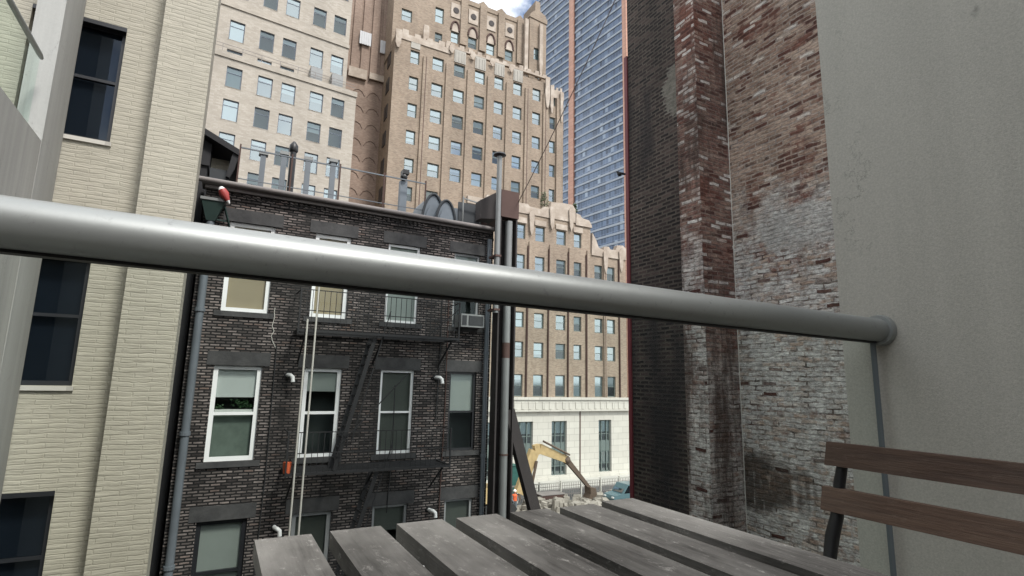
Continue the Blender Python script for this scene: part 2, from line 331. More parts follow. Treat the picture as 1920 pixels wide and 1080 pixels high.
class MB:
    def __init__(s): s.bm = bmesh.new()
    def face(s, pts):
        try: return s.bm.faces.new([s.bm.verts.new(p) for p in pts])
        except ValueError: return None
    def box(s, x0, x1, y0, y1, z0, z1):
        x0, x1 = sorted((x0, x1)); y0, y1 = sorted((y0, y1)); z0, z1 = sorted((z0, z1))
        v = [s.bm.verts.new((x, y, z)) for x in (x0, x1) for y in (y0, y1) for z in (z0, z1)]
        for f in ((0, 1, 3, 2), (4, 6, 7, 5), (0, 4, 5, 1), (2, 3, 7, 6), (0, 2, 6, 4), (1, 5, 7, 3)): s.bm.faces.new([v[k] for k in f])
        return v
    def hexa(s, a, b):           # two quads (4 points each) joined
        va = [s.bm.verts.new(p) for p in a]; vb = [s.bm.verts.new(p) for p in b]
        s.bm.faces.new(va[::-1]); s.bm.faces.new(vb)
        for k in range(4): s.bm.faces.new((va[k], va[(k+1) % 4], vb[(k+1) % 4], vb[k]))
    def prism(s, pts, y0, y1):   # outline in x,z pushed along y
        a = [s.bm.verts.new((p[0], y0, p[1])) for p in pts]; b = [s.bm.verts.new((p[0], y1, p[1])) for p in pts]
        s.bm.faces.new(a); s.bm.faces.new(b[::-1]); n = len(pts)
        for k in range(n): s.bm.faces.new((a[(k+1) % n], a[k], b[k], b[(k+1) % n]))
    def prismx(s, pts, x0, x1):  # outline in y,z pushed along x
        a = [s.bm.verts.new((x0, p[0], p[1])) for p in pts]; b = [s.bm.verts.new((x1, p[0], p[1])) for p in pts]
        s.bm.faces.new(a); s.bm.faces.new(b[::-1]); n = len(pts)
        for k in range(n): s.bm.faces.new((a[(k+1) % n], a[k], b[k], b[(k+1) % n]))
    def tube(s, pts, r, seg=12, cap=True):
        pts = [Vector(p) for p in pts]; rs = r if isinstance(r, (list, tuple)) else [r]*len(pts)
        rings = []
        t0 = (pts[1]-pts[0]).normalized(); a = t0.orthogonal().normalized()
        for k, p in enumerate(pts):
            t = (pts[min(k+1, len(pts)-1)]-pts[max(k-1, 0)]).normalized()
            a = (a - t*a.dot(t)).normalized(); b = t.cross(a)
            rings.append([s.bm.verts.new(p + (a*math.cos(2*math.pi*j/seg)+b*math.sin(2*math.pi*j/seg))*rs[k]) for j in range(seg)])
        for k in range(len(rings)-1):
            for j in range(seg): s.bm.faces.new((rings[k][j], rings[k][(j+1) % seg], rings[k+1][(j+1) % seg], rings[k+1][j]))
        if cap: s.bm.faces.new(rings[0][::-1]); s.bm.faces.new(rings[-1])
    def bar(s, a, b, w, h):      # square bar between two points
        a, b = Vector(a), Vector(b); t = (b-a).normalized()
        sd = t.cross(Vector((0, 0, 1)))
        if sd.length < 1e-4: sd = Vector((1, 0, 0))
        sd.normalize(); n = sd.cross(t).normalized()
        q = lambda p: [p+sd*w/2+n*h/2, p-sd*w/2+n*h/2, p-sd*w/2-n*h/2, p+sd*w/2-n*h/2]
        s.hexa(q(a), q(b))
    def ball(s, c, r, sub=2, sc=(1, 1, 1)):
        g = bmesh.ops.create_icosphere(s.bm, subdivisions=sub, radius=r)
        for v in g['verts']: v.co = Vector((v.co.x*sc[0], v.co.y*sc[1], v.co.z*sc[2])) + Vector(c)
    def grid_wall(s, x0, x1, z0, z1, y, holes, depth):
        xs = sorted(set([x0, x1]+[h[0] for h in holes]+[h[1] for h in holes])); zs = sorted(set([z0, z1]+[h[2] for h in holes]+[h[3] for h in holes]))
        xs = [x for x in xs if x0 <= x <= x1]; zs = [z for z in zs if z0 <= z <= z1]
        vs = {}
        def V(a, b):
            if (a, b) not in vs: vs[a, b] = s.bm.verts.new((xs[a], y, zs[b]))
            return vs[a, b]
        for a in range(len(xs)-1):
            for b in range(len(zs)-1):
                cx, cz = (xs[a]+xs[a+1])/2, (zs[b]+zs[b+1])/2
                if any(h[0] < cx < h[1] and h[2] < cz < h[3] for h in holes): continue
                s.bm.faces.new((V(a, b), V(a+1, b), V(a+1, b+1), V(a, b+1)))
        for h in holes:
            a, b, c, d = h[:4]; y2 = y+depth
            s.face(((a, y, c), (a, y, d), (a, y2, d), (a, y2, c))); s.face(((b, y, c), (b, y2, c), (b, y2, d), (b, y, d)))
            s.face(((a, y, c), (a, y2, c), (b, y2, c), (b, y, c))); s.face(((a, y, d), (b, y, d), (b, y2, d), (a, y2, d)))
    def build(s, name, mat, parent=None, bevel=0., smooth=False, local=False, seg=2):
        if bevel: bmesh.ops.bevel(s.bm, geom=[e for e in s.bm.edges if len(e.link_faces) == 2 and e.calc_face_angle(0) > .6], offset=bevel, segments=seg, affect='EDGES', profile=.6)
        if parent is not None and not local:
            o0 = wl(parent)
            for v in s.bm.verts: v.co -= o0
        else: o0 = Vector((0, 0, 0))
        s.bm.normal_update()
        uvl = s.bm.loops.layers.uv.new('UVMap')
        for f in s.bm.faces:
            n = f.normal; ax = max(range(3), key=lambda k: abs(n[k])); f.smooth = smooth
            for l in f.loops:
                c = l.vert.co + o0
                l[uvl].uv = (c.y, c.z) if ax == 0 else ((c.x, c.z) if ax == 1 else (c.x, c.y))
        me = bpy.data.meshes.new(name); s.bm.to_mesh(me); s.bm.free()
        if isinstance(mat, str): mat = M[mat]
        me.materials.append(mat)
        o = bpy.data.objects.new(name, me); C.objects.link(o)
        if parent is not None: o.parent = parent
        if smooth:
            try: me.set_sharp_from_angle(angle=R(40))
            except Exception: pass
        return o

def tag(o, label=None, cat=None, group=None, kind=None):
    for k, v in (('label', label), ('category', cat), ('group', group), ('kind', kind)):
        if v: o[k] = v
    return o
def thing(name, label, cat, loc=(0, 0, 0), group=None, rz=0):
    o = bpy.data.objects.new(name, None); C.objects.link(o); o.location = loc; o.rotation_euler.z = rz
    o.empty_display_size = .2
    return tag(o, label, cat, group)
def part(name, mat, parent, fn, **kw):
    b = MB(); fn(b); return b.build(name, mat, parent, **kw)

def window(parent, x0, x1, z0, z1, y, fr='white_paint', fw_=.07, glassm='glass', blind=None, blind_mat='blind', sill=None, rail=True, local=False, sillmat='trim', th=.06, mid=.5):
    b = MB()
    b.box(x0, x0+fw_, y, y+th, z0, z1); b.box(x1-fw_, x1, y, y+th, z0, z1)
    b.box(x0+fw_, x1-fw_, y+.002, y+th, z0, z0+fw_); b.box(x0+fw_, x1-fw_, y+.002, y+th, z1-fw_, z1)
    zm = z0+(z1-z0)*mid
    if rail: b.box(x0+fw_, x1-fw_, y+.004, y+th, zm-fw_*.35, zm+fw_*.35)
    f = b.build('window', fr, parent, local=local)
    part('pane', glassm, f, lambda b: b.face(((x0+fw_, y+th*.6, z0+fw_), (x1-fw_, y+th*.6, z0+fw_), (x1-fw_, y+th*.6, z1-fw_), (x0+fw_, y+th*.6, z1-fw_))), local=local)
    if blind:
        zb = z1-(z1-z0)*blind
        part('blind', blind_mat, f, lambda b: b.box(x0+fw_*.8, x1-fw_*.8, y+th+.03, y+th+.045, zb, z1-.01), local=local)
    if sill:
        part('sill', sillmat, f, lambda b: b.box(x0-sill[0], x1+sill[0], y-sill[1], y, z0-sill[2], z0-.003), local=local)
    return f

# ================================================================== BALCONY
FL = CZ-.883
XR, XL = 1.52, -1.87
floor = MB(); floor.box(XL, XR+.3, -1.6, .93, FL-.2, FL); tag(floor.build('balcony_floor', 'stucco'), 'bare grey balcony floor slab behind the glass balustrade', 'floor', kind='structure')
w = MB(); w.box(XR, XR+.28, -1.6, .885, FL-6, CZ+6)
tag(w.build('balcony_wall', 'stucco', bevel=.006), 'rough grey rendered balcony wall at the right, behind the wooden chair', 'wall')
b = MB(); b.box(XL, XR+6, -2.2, -1.602, 0, CZ+2.6)  # house front out of view; height and dark brick chosen to darken balcony and rail
tag(b.build('home_facade', 'dark_brick'), 'grey rendered house front that carries the balcony', 'wall', kind='structure')

t = thing('divider_wall', 'pale streaked concrete side wall with glass screen, left edge of the photo', 'wall', (XL-.2, 3, 0))
part('wall_panel', 'concrete', t, lambda b: b.box(XL-.22, XL, -2.2, 7.068, 0, CZ+1.265*1.87), bevel=.01)
part('column', 'concrete_light', t, lambda b: b.box(XL-.235, XL+.004, 7.07, 7.76, 0, CZ+13), bevel=.012)
part('glass_screen', 'rail_glass', t, lambda b: b.box(XL-.085, XL-.07, -1, 6.86, CZ+1.265*1.87-.02, CZ+3.2))
part('screen_rail', 'metal', t, lambda b: b.tube([(XL-.06, -1, CZ+3.19), (XL-.06, 6.8, CZ+3.19), (XL-.06, 6.87, CZ+3.185)], [.026, .026, .018], 16), smooth=True)
part('screen_post', 'pipe_light', t, lambda b: b.box(XL-.13, XL-.09, 5.35, 5.39, CZ+2.36, CZ+3.17))

t = thing('balcony_railing', 'satin grey round handrail over a glass balustrade, crossing the whole photo', 'railing', (0, .785, FL))
zl, zr = CZ+.1737, CZ+.1478
part('handrail', 'metal', t, lambda b: b.tube([(XL, .785, zl), (XR-.001, .785, zr)], .0298, 48), smooth=True)
part('wall_flange', 'metal', t, lambda b: b.tube([(XR-.016, .785, zr), (XR-.004, .785, zr), (XR-.001, .785, zr)], [.0385, .041, .041], 32), smooth=True)
def gl(b):
    b.face(((XL+.01, .795, FL+.04), (XR-.022, .795, FL+.04), (XR-.022, .795, zr-.01), (XL+.01, .795, zl-.01)))
part('glass_panel', 'rail_glass', t, gl)
part('glass_gasket', 'gasket', t, lambda b: b.hexa([(XL, .786, zl-.0335), (XL, .804, zl-.0335), (XL, .804, zl-.02), (XL, .786, zl-.02)], [(XR-.02, .786, zr-.0335), (XR-.02, .804, zr-.0335), (XR-.02, .804, zr-.02), (XR-.02, .786, zr-.02)]))
part('edge_strip', 'pipe_grey', t, lambda b: b.box(XR-.0215, XR-.0200, .788, .802, FL+.04, zr-.03))
part('base_channel', 'metal', t, lambda b: b.box(XL+.01, XR-.005, .775, .815, FL, FL+.09), bevel=.004)

# ---- folding table
TZ = CZ-.183
xs = [(.0548, .114), (.138, .1955), (.2162, .2785), (.2965, .366), (.380, .4545), (.4545, .531), (.5325, .6115)]
xs = [(.0548+.0815*k, .0548+.0815*k+.0605) for k in range(7)]
t = thing('slatted_table', 'weathered grey slatted wooden folding table beside the glass balustrade', 'table', (.33, .43, FL))
for k, (a, b_) in enumerate(xs):
    jz = random.uniform(-.0012, .0012); jy = random.uniform(-.004, .004)
    part('slat', 'table_wood', t, lambda b: b.box(a, b_, .14, .702+jy, TZ-.019+jz, TZ+jz), bevel=.0035, seg=3)
for yy in (.20, .60):
    part('crossbar', 'black', t, lambda b: b.box(.07, .59, yy-.012, yy+.012, TZ-.047, TZ-.0215), bevel=.002)
for sx in (.085, .575):
    for (ya, yb) in ((.2, .62), (.6, .18)):
        part('leg', 'black', t, lambda b: b.bar((sx+(.012 if ya < .4 else -.012), ya, TZ-.03), (sx+(.012 if ya < .4 else -.012), yb, FL+.005), .012, .025))
for k in range(6):
    part('bolt', 'white_plastic', t, lambda b: b.tube([(xs[k][1]+.0105, .575, TZ-.0215), (xs[k][1]+.0105, .575, TZ-.012)], .004, 8))

# ---- folding chair
t = thing('folding_chair', 'brown slatted wooden folding chair with black metal frame against the grey wall', 'chair', (.95, .5, FL))
def leanslat(xc, z0, z1, lean, yl=.702, yr=.31):
    def f(b):
        th = .014
        b.hexa([(xc, yl, z0), (xc+th, yl, z0), (xc+th+lean, yl, z1), (xc+lean, yl, z1)], [(xc, yr, z0), (xc+th, yr, z0), (xc+th+lean, yr, z1), (xc+lean, yr, z1)])
    return f
part('back_slat', 'chair_wood', t, leanslat(1.108, CZ-.1575, CZ-.1125, .012), bevel=.003, seg=3)
part('back_slat', 'chair_wood', t, leanslat(1.088, CZ-.243, CZ-.1985, .011, .704), bevel=.003, seg=3)
for yy in (.678, .334):
    part('back_post', 'black', t, lambda b: b.tube([(1.129, yy-.008, CZ-.125), (1.116, yy, CZ-.19), (1.10, yy, CZ-.25), (1.085, yy+.004, CZ-.29), (1.062, yy+.004, CZ-.36), (.72, yy, FL+.01)], [.0095, .011, .012, .013, .011, .010], 12), smooth=True)
    part('leg', 'black', t, lambda b: b.tube([(.72, yy-.03, FL+.44), (1.1, yy-.03, FL+.01)], .009, 10), smooth=True)
for k in range(6):
    part('seat_slat', 'chair_wood', t, lambda b: b.box(.70+.066*k, .70+.066*k+.055, .325, .685, FL+.435, FL+.452), bevel=.003)

# ================================================================== CREAM BUILDING, LEFT
Y = 8.1
t = thing('cream_building', 'cream painted brick building with black sash windows, rising at the left', 'building', (-2.5, Y, 0))
rows = [(.5475, .351), (.1685, -.0235), (-.1685, -.36), (.92, .725), (-.51, -.7)]
wx0, wx1 = -.302*Y, -.1835*Y
holes = [(wx0, wx1, CZ+b_*Y, CZ+a*Y) for a, b_ in rows] + [(-.44*Y, -.345*Y, CZ+b_*Y, CZ+a*Y) for a, b_ in rows]
xp = -.1375*Y
part('wall', 'cream_brick', t, lambda b: (b.grid_wall(-5.5, -.0625*Y-.04, 0, CZ+12, Y, holes, .16), b.face(((-5.5, Y+6, 0), (-5.5, Y, 0), (-5.5, Y, CZ+12), (-5.5, Y+6, CZ+12)))))
part('pilaster', 'cream_brick', t, lambda b: b.box(-.1375*(Y-.4), -.0625*(Y-.4), Y-.4, Y+.1, 0, CZ+12), bevel=.012)
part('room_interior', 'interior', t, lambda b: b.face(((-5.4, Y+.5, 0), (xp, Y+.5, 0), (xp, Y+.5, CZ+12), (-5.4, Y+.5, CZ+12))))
for n, h in enumerate(holes):
    window(t, h[0], h[1], h[2], h[3], Y+.1, 'black_frame', .055, 'dark_glass', random.choice((.98, .96)), 'blind_navy', (.02, .13, .055), sillmat='limestone', mid=.53)
for a, b_ in rows[:3]:
    part('lintel_edge', 'black_frame', t, lambda b: b.box(wx0, wx1, Y-.004, Y+.02, CZ+a*Y-.05, CZ+a*Y+.004))

# ---- party wall in the gap, deep shadow put into its black colour
t = thing('party_wall', 'black tarred party wall in the gap beside the cream building', 'wall', (-1.5, 13, 0))
part('wall', 'tar', t, lambda b: b.box(-3.5, -.63, 12.9, 20, 0, CZ+4.4))
part('coping', 'tar', t, lambda b: b.box(-3.55, -.60, 12.85, 20, CZ+4.402, CZ+4.5))
t = thing('roof_shed', 'black tar-covered roof shed with a pale opening at the left end of the roof', 'shed', (-.5, 14, CZ+4))
p0, p1, p2 = PY(368, 246, 13.5), PY(447, 289, 13.5), PY(438, 350, 13.5)
part('shed_body', 'tar', t, lambda b: b.prism([(-3.4, CZ+3.9), (-.62, CZ+3.9), (-.62, CZ+4.95), (-.62, CZ+5.15), (-3.4, CZ+6.5)], 13.5, 16))
part('shed_roof', 'tar', t, lambda b: (b.hexa([(-3.4, 13.3, CZ+6.5), (-.06, 13.3, CZ+4.93), (-.06, 13.3, CZ+5.07), (-3.4, 13.3, CZ+6.64)], [(-3.4, 16, CZ+6.5), (-.06, 16, CZ+4.93), (-.06, 16, CZ+5.07), (-3.4, 16, CZ+6.64)]),
                                        b.prism([(-.18, CZ+5.0), (-.05, CZ+5.0), (-.12, CZ+4.6), (-.2, CZ+4.38), (-.27, CZ+4.4)], 13.35, 13.5)))
part('opening_board', 'cream_brick', t, lambda b: b.box(-.61, -.24, 14.0, 14.1, CZ+4.45, CZ+5.0))
part('low_panel', 'tarp_dark', t, lambda b: b.box(-.62, -.2, 13.6, 13.7, CZ+4.0, CZ+4.62))

# ================================================================== BROWN TENEMENT
Y = 12.5
t = thing('brown_tenement', 'sooty brown brick tenement with white sash windows and fire escape, centre left', 'building', (2.8, Y, 0))
cols = [(-.0055, .0655), (.1325, .1955), (.2655, .3295), (.4015, .4595)]
zr_ = [(.101, .253), (-.139, .0125), (-.379, -.2275), (-.62, -.468)]
ZT = CZ+.308*Y
holes = []
for ci, (a, b_) in enumerate(cols):
    for ri, (c, d) in enumerate(zr_):
        holes.append((a*Y, b_*Y, CZ+c*Y, CZ+d*Y, ci, ri))
part('wall', 'brown_brick', t, lambda b: (b.grid_wall(-.575, 6.10, 0, ZT, Y, holes, .17),
     b.face(((6.10, Y, 0), (6.10, Y+14, 0), (6.10, Y+14, ZT), (6.10, Y, ZT))), b.face(((-.575, Y, 0), (-.575, Y, ZT), (-.575, Y+14, ZT), (-.575, Y+14, 0)))))
part('roof', 'tar', t, lambda b: b.face(((-.575, Y+.1, ZT-.01), (6.1, Y+.1, ZT-.01), (6.1, Y+14, ZT-.01), (-.575, Y+14, ZT-.01))))
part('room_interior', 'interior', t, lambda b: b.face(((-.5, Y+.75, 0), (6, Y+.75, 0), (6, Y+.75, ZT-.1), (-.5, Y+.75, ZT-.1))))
def corn(b):
    b.box(-.66, 5.98, Y-.20, Y+.3, ZT, ZT+.085); b.box(-.60, 5.98, Y-.10, Y+.1, ZT-.07, ZT-.003)
    # dog-tooth brick course
def dog(b):
    rq = random.Random(2)
    for k in range(58):
        x = -.5+k*.11
        if rq.random() < .93: b.box(x, x+.055+rq.uniform(-.006, .006), Y-.045+rq.uniform(-.01, .01), Y-.003, ZT-.175+rq.uniform(-.01, .01), ZT-.075)
    b.box(-.575, 6.1, Y-.03, Y-.003, ZT-.25, ZT-.18)
part('dogtooth_course', 'brown_brick', t, dog)
cn = part('cornice', 'roof_metal', t, corn, bevel=.01)
part('gutter', 'roof_metal', cn, lambda b: b.tube([(-.75, Y-.2, ZT+.06), (6.0, Y-.2, ZT+.02)], .055, 10), smooth=True)
def crack(b):
    z = CZ+.5; x = 1.06
    for k in range(9):
        x2, z2 = x+random.uniform(-.07, .07), z+.1
        b.bar((x, Y-.004, z), (x2, Y-.004, z2), .02, .012); x, z = x2, z2
part('mortar_repair', 'stucco', t, crack)
for h in holes:
    a, b_, c, d, ci, ri = h
    part('lintel', 'lintel', t, lambda b: b.box(a-.14, b_+.14, Y-.018, Y+.1, d, d+.28), bevel=.01)
    st = dict(fr='white_paint', fw_=.085, blind=None, glassm='glass')
    if ci == 0: st.update(blind=(.98, .34, .6, .5)[ri], blind_mat=('blind_cream', 'blind', 'blind_grey', 'blind_dark')[ri])
    if ci == 1: st.update(blind=(.98, .27, .5, .5)[ri], blind_mat=('blind_cream', 'blind_grey', 'blind_dark', 'blind_dark')[ri])
    if ci == 2: st.update(fw_=.06, blind=(.98, .98, .3, .4)[ri], blind_mat=('blind_grey', 'blind_dark', 'blind_dark', 'blind_dark')[ri])
    if ci == 3: st.update(fr='black_frame', fw_=.06, blind=(.6, .53, .5, .4)[ri], blind_mat=('blind_grey', 'blind_grey', 'blind_dark', 'blind_dark')[ri])
    if ri >= 2: st['fr'] = 'black_frame' if ci == 0 else 'grey_paint'
    if ci == 3 and ri == 0: st['fr'] = 'grey_paint'
    f = window(t, a, b_, c, d, Y+.06, sill=(.12, .1, .11), sillmat='lintel', mid=.49, **st)
    if ci == 0 and ri == 1:
        part('curtain', 'curtain_green', f, lambda b: b.box(a+.08, b_-.08, Y+.19, Y+.2, c+.05, c+(d-c)*.5))  # green-grey reflection of the lower sash, painted as a sheet behind the glass
        def plants(b):
            for cx, r, cz in ((.09, .05, 0), (.38, .13, .03), (.5, .1, .02), (.62, .06, 0), (.55, .09, .1)):
                for q in range(26):
                    p = Vector((a+.09+cx+random.gauss(0, r*.55), Y+.2+random.gauss(0, .03), c+(d-c)*.54+cz+abs(random.gauss(0, r*.7))))
                    v = Vector((random.uniform(-1, 1), random.uniform(-1, 1), random.uniform(-.4, 1))).normalized()*.05
                    w_ = v.orthogonal()*.35
                    b.face((p, p+v*.5+w_, p+v, p+v*.5-w_))
        mleaf = plain('houseplant_leaf', (.03, .08, .03), .6, 0, .3)
        part('houseplant', mleaf, f, plants)
        part('plant_shelf', 'white_paint', f, lambda b: b.box(a+.09, b_-.09, Y+.14, Y+.3, c+(d-c)*.505, c+(d-c)*.53))

# drainpipes, hopper, cone
def pipe(name, label, cat, pts, r, mat, group=None, joints=()):
    p = thing(name, label, cat, pts[-1], group)
    part('pipe', mat, p, lambda b: b.tube(pts, r, 14), smooth=True)
    for z in joints:
        q = Vector(pts[0]) if len(pts) < 3 else Vector(pts[1])
        part('collar', mat, p, lambda b: b.tube([(q.x, q.y, z), (q.x, q.y, z+.07)], r*1.28, 14))
    return p
hx = -.43
pipe('drainpipe', 'thick blue grey drainpipe down the left edge of the brown tenement', 'drainpipe', [(hx, Y-.14, CZ+3.05), (hx, Y-.14, .3)], .075, 'pipe_grey', joints=(CZ+1.2, CZ-1.2, CZ-3.6))
pipe('drainpipe', 'thin grey drainpipe on the brown tenement left of the steel column', 'drainpipe', [(5.93, Y-.12, CZ+3.6), (5.93, Y-.12, .3)], .055, 'pipe_grey', joints=(CZ+.6, CZ-1.9))
t = thing('rain_hopper', 'dark green rain hopper above the left drainpipe, under the roof edge', 'hopper', (hx, Y-.14, CZ+3.05))
def hop(b):
    b.hexa([(hx-.2, Y-.3, CZ+3.46), (hx+.22, Y-.3, CZ+3.46), (hx+.22, Y-.02, CZ+3.46), (hx-.2, Y-.02, CZ+3.46)], [(hx-.08, Y-.22, CZ+3.06), (hx+.08, Y-.22, CZ+3.06), (hx+.08, Y-.06, CZ+3.06), (hx-.08, Y-.06, CZ+3.06)])
part('bowl', 'hopper', t, hop)
part('rim', 'pipe_light', t, lambda b: b.box(hx-.22, hx+.24, Y-.32, Y-.01, CZ+3.463, CZ+3.52))
part('bracket', 'hopper', t, lambda b: (b.bar((hx+.22, Y-.2, CZ+3.4), (hx+.36, Y-.05, CZ+3.0), .03, .03), b.bar((hx+.1, Y-.2, CZ+3.1), (hx+.34, Y-.05, CZ+3.12), .03, .03)))
a = PY(414, 352, 12.15); b_ = PY(430, 382, 12.15)
t = thing('safety_cone', 'small red and white cone hanging at the left roof corner', 'cone', (a+b_)/2)
part('cone_body', 'red', t, lambda b: b.tube([a+(b_-a)*.12, a+(b_-a)*.4, b_+(a-b_)*.18], [.075, .095, .04], 14), smooth=True)
part('white_end', 'white_plastic', t, lambda b: b.tube([a-(b_-a)*.04, a+(b_-a)*.125], [.04, .074], 14), smooth=True)
part('white_tip', 'white_plastic', t, lambda b: b.tube([b_+(a-b_)*.185, b_], [.039, .016], 14), smooth=True)

# white elbow vents
for (px, py, lab) in ((545, 708, 'white elbow vent pipe left of the window with the dark open lower sash'), (825, 712, 'white elbow vent pipe beside the recessed dark window on the right'),
                      (520, 996, 'white elbow vent pipe just above the first table slat on the left'), (812, 962, 'white elbow vent pipe just above the table slats near the steel column')):
    p = PY(px, py, 12.32); 
    v = thing('vent_elbow', lab, 'vent pipe', (p.x, 12.5, p.z), 'white elbow vents on the brown wall')
    part('elbow', 'white_plastic', v, lambda b: b.tube([(p.x-.05, 12.48, p.z+.05), (p.x-.05, 12.36, p.z+.055), (p.x-.01, 12.30, p.z+.05), (p.x+.035, 12.28, p.z+.01), (p.x+.045, 12.27, p.z-.09)], .042, 14), smooth=True)
    part('wall_collar', 'dark_metal', v, lambda b: b.tube([(p.x-.05, 12.499, p.z+.05), (p.x-.05, 12.46, p.z+.05)], .07, 14))

# window air conditioner
t = thing('window_air_conditioner', 'old grey air conditioner sticking out of the upper right tenement window', 'air conditioner', (5.4, 12.3, CZ+1.2))
part('housing', 'ac', t, lambda b: b.box(5.1, 5.72, 12.1, 12.55, CZ+1.24, CZ+1.56), bevel=.012)
part('grille', 'ac_dark', t, lambda b: b.box(5.3, 5.68, 12.085, 12.098, CZ+1.29, CZ+1.52))
part('side_panel', 'ac_dark', t, lambda b: b.box(5.13, 5.24, 12.085, 12.098, CZ+1.29, CZ+1.52))

# fire escape
t = thing('fire_escape', 'black iron fire escape with two landings and steep stairs on the brown facade', 'fire escape', (2.9, 12, CZ-2))
def landing(b, x0, x1, z):
    b.box(x0, x1, 11.6, 11.64, z-.02, z+.03); b.box(x0, x1, 12.42, 12.46, z-.02, z+.03)
    b.box(x0, x0+.04, 11.645, 12.415, z-.03, z+.04); b.box(x1-.04, x1, 11.645, 12.415, z-.03, z+.04)
    n = 9
    for k in range(1, n): b.box(x0+.05, x1-.05, 11.64+(.78*k/n)-.012, 11.64+(.78*k/n)+.012, z, z+.018)
def rails(b, x0, x1, z, hh):
    for zz in (z+hh, z+hh*.5): b.bar((x0, 11.62, zz), (x1, 11.62, zz), .018, .018)
    for xx in (x0, x1): b.bar((xx, 11.62, z+hh), (xx, 12.45, z+hh), .018, .018)
    k = x0
    while k <= x1+.01:
        b.bar((k, 11.62, z), (k, 11.62, z+hh), .011, .011); k += (x1-x0)/30
    for xx in (x0, x1): b.bar((xx, 11.62, z-.05), (xx, 11.62, z+hh+.02), .03, .03)
def brackets(b, x0, x1, z):
    for xx in (x0+.15, (x0+x1)/2, x1-.15):
        b.bar((xx, 11.65, z-.03), (xx, 12.48, z-.6), .03, .03)
def stair(b, xt, zt, xb, zb, y0, y1):
    for yy in (y0, y1): b.bar((xt, yy, zt), (xb, yy, zb), .025, .085)
    for k in range(1, 13):
        f = k/13; b.box(xt+(xb-xt)*f-.03, xt+(xb-xt)*f+.03, y0+.02, y1-.02, zt+(zb-zt)*f-.012, zt+(zb-zt)*f+.012)
    b.bar((xt+.3, y0, zt+.55), (xb+.3, y0, zb+.55), .02, .02)
for (x0, x1, z, hh) in ((1.35, 4.85, CZ+.88, .85), (1.35, 4.75, CZ-1.93, .8)):
    lp = part('landing', 'dark_metal', t, lambda b: landing(b, x0, x1, z))
    part('landing_rail', 'dark_metal', t, lambda b: rails(b, x0, x1, z, hh))
    part('bracket', 'dark_metal', t, lambda b: brackets(b, x0, x1, z))
part('stair', 'dark_metal', t, lambda b: stair(b, 2.95, CZ+.88, 2.28, CZ-1.9, 11.72, 12.15))
part('stair', 'dark_metal', t, lambda b: stair(b, 3.15, CZ-1.98, 2.4, CZ-4.6, 11.72, 12.15))
part('brace', 'dark_metal', t, lambda b: b.bar((2.38, 11.68, CZ-1.36), (3.72, 11.68, CZ+.09), .02, .02))
part('brace', 'dark_metal', t, lambda b: b.bar((3.98, 11.68, CZ+.8), (4.87, 11.68, CZ+1.6), .02, .02))
for (px, py, qx, qy) in ((575, 598, 544, 1004), (598, 522, 561, 1004)):
    a = PY(px, py, 11.55); b_ = PY(qx, qy, 11.55)
    xx = (a.x+b_.x)/2
    part('guide_rail', 'conduit', t, lambda b: b.tube([(xx, 11.55, a.z), (xx, 11.55, b_.z-3)], .019, 10), smooth=True)
p = PY(538, 876, 11.75)
t = thing('orange_bucket', 'small orange bucket standing on the lower fire escape landing', 'bucket', (p.x, 11.75, CZ-1.91))
part('pail', 'orange', t, lambda b: b.tube([(p.x, 11.75, CZ-1.908), (p.x, 11.75, CZ-1.70)], [.065, .085], 16), smooth=True)
part('handle', 'dark_metal', t, lambda b: b.tube([(p.x-.08, 11.75, CZ-1.71), (p.x-.05, 11.75, CZ-1.63), (p.x+.05, 11.75, CZ-1.63), (p.x+.08, 11.75, CZ-1.71)], .006, 6))

for (xa, za, zb_) in ((4.72, 2.6, -1.0), (4.90, 2.2, -3.4), (1.05, .6, -4.5), (3.66, -.2, -3.0)):
    pipe('wall_cable', {4.72: 'thin dark cable on the brown wall just right of the third window column', 4.90: 'thin dark cable on the brown wall beside the right end of the landings', 1.05: 'thin dark cable on the brown wall right of the leftmost window column', 3.66: 'thin dark cable on the brown wall below the third window column'}[xa], 'cable',
         [(xa, Y-.03, CZ+za), (xa+.02, Y-.025, CZ+(za+zb_)/2), (xa-.03, Y-.03, CZ+zb_)], .012, 'dark_metal' if xa != 4.90 else 'rust', 'thin cables on the brown wall')
# roof things
RZ = ZT+.0
t = thing('roof_railing', 'thin grey metal railing along the tenement roof', 'railing', (2, 13.4, RZ))
ra, rb = PY(452, 268, 13.4), PY(798, 352, 13.4)
zt = (ra.z+rb.z)/2
def rr(b):
    b.bar((ra.x, 13.4, zt), (rb.x, 13.4, zt), .03, .03); b.bar((ra.x, 13.4, zt-.75), (rb.x, 13.4, zt-.75), .02, .02)
part('top_rail', 'pipe_grey', t, rr)
for k in range(5):
    xx = ra.x+(rb.x-ra.x)*k/4
    part('post', 'rust', t, lambda b: b.bar((xx, 13.4, RZ), (xx, 13.4, zt+.08), .035, .035))
for (px, py, lab) in ((494, 292, 'first slim grey roof post from the left, before a window'), (533, 292, 'second slim grey roof post from the left, left of the black flue'),
                      (578, 302, 'slim grey roof post just right of the black flue'), (625, 306, 'slim grey roof post, rightmost of the four')):
    p = PY(px, py, 15)
    g = thing('roof_post', lab, 'post', (p.x, 15, RZ), 'slim grey posts on the tenement roof')
    part('shaft', 'pipe_grey', g, lambda b: b.box(p.x-.065, p.x+.065, 14.92, 15.08, RZ, p.z), bevel=.01)
    part('lamp_cap', 'pipe_light', g, lambda b: b.box(p.x-.11, p.x+.11, 14.89, 15.11, p.z+.002, p.z+.09), bevel=.02)
    part('foot_box', 'pipe_grey', g, lambda b: b.box(p.x-.16, p.x+.16, 14.85, 15.15, RZ, RZ+.6), bevel=.01)
p = PY(552, 266, 13.8)
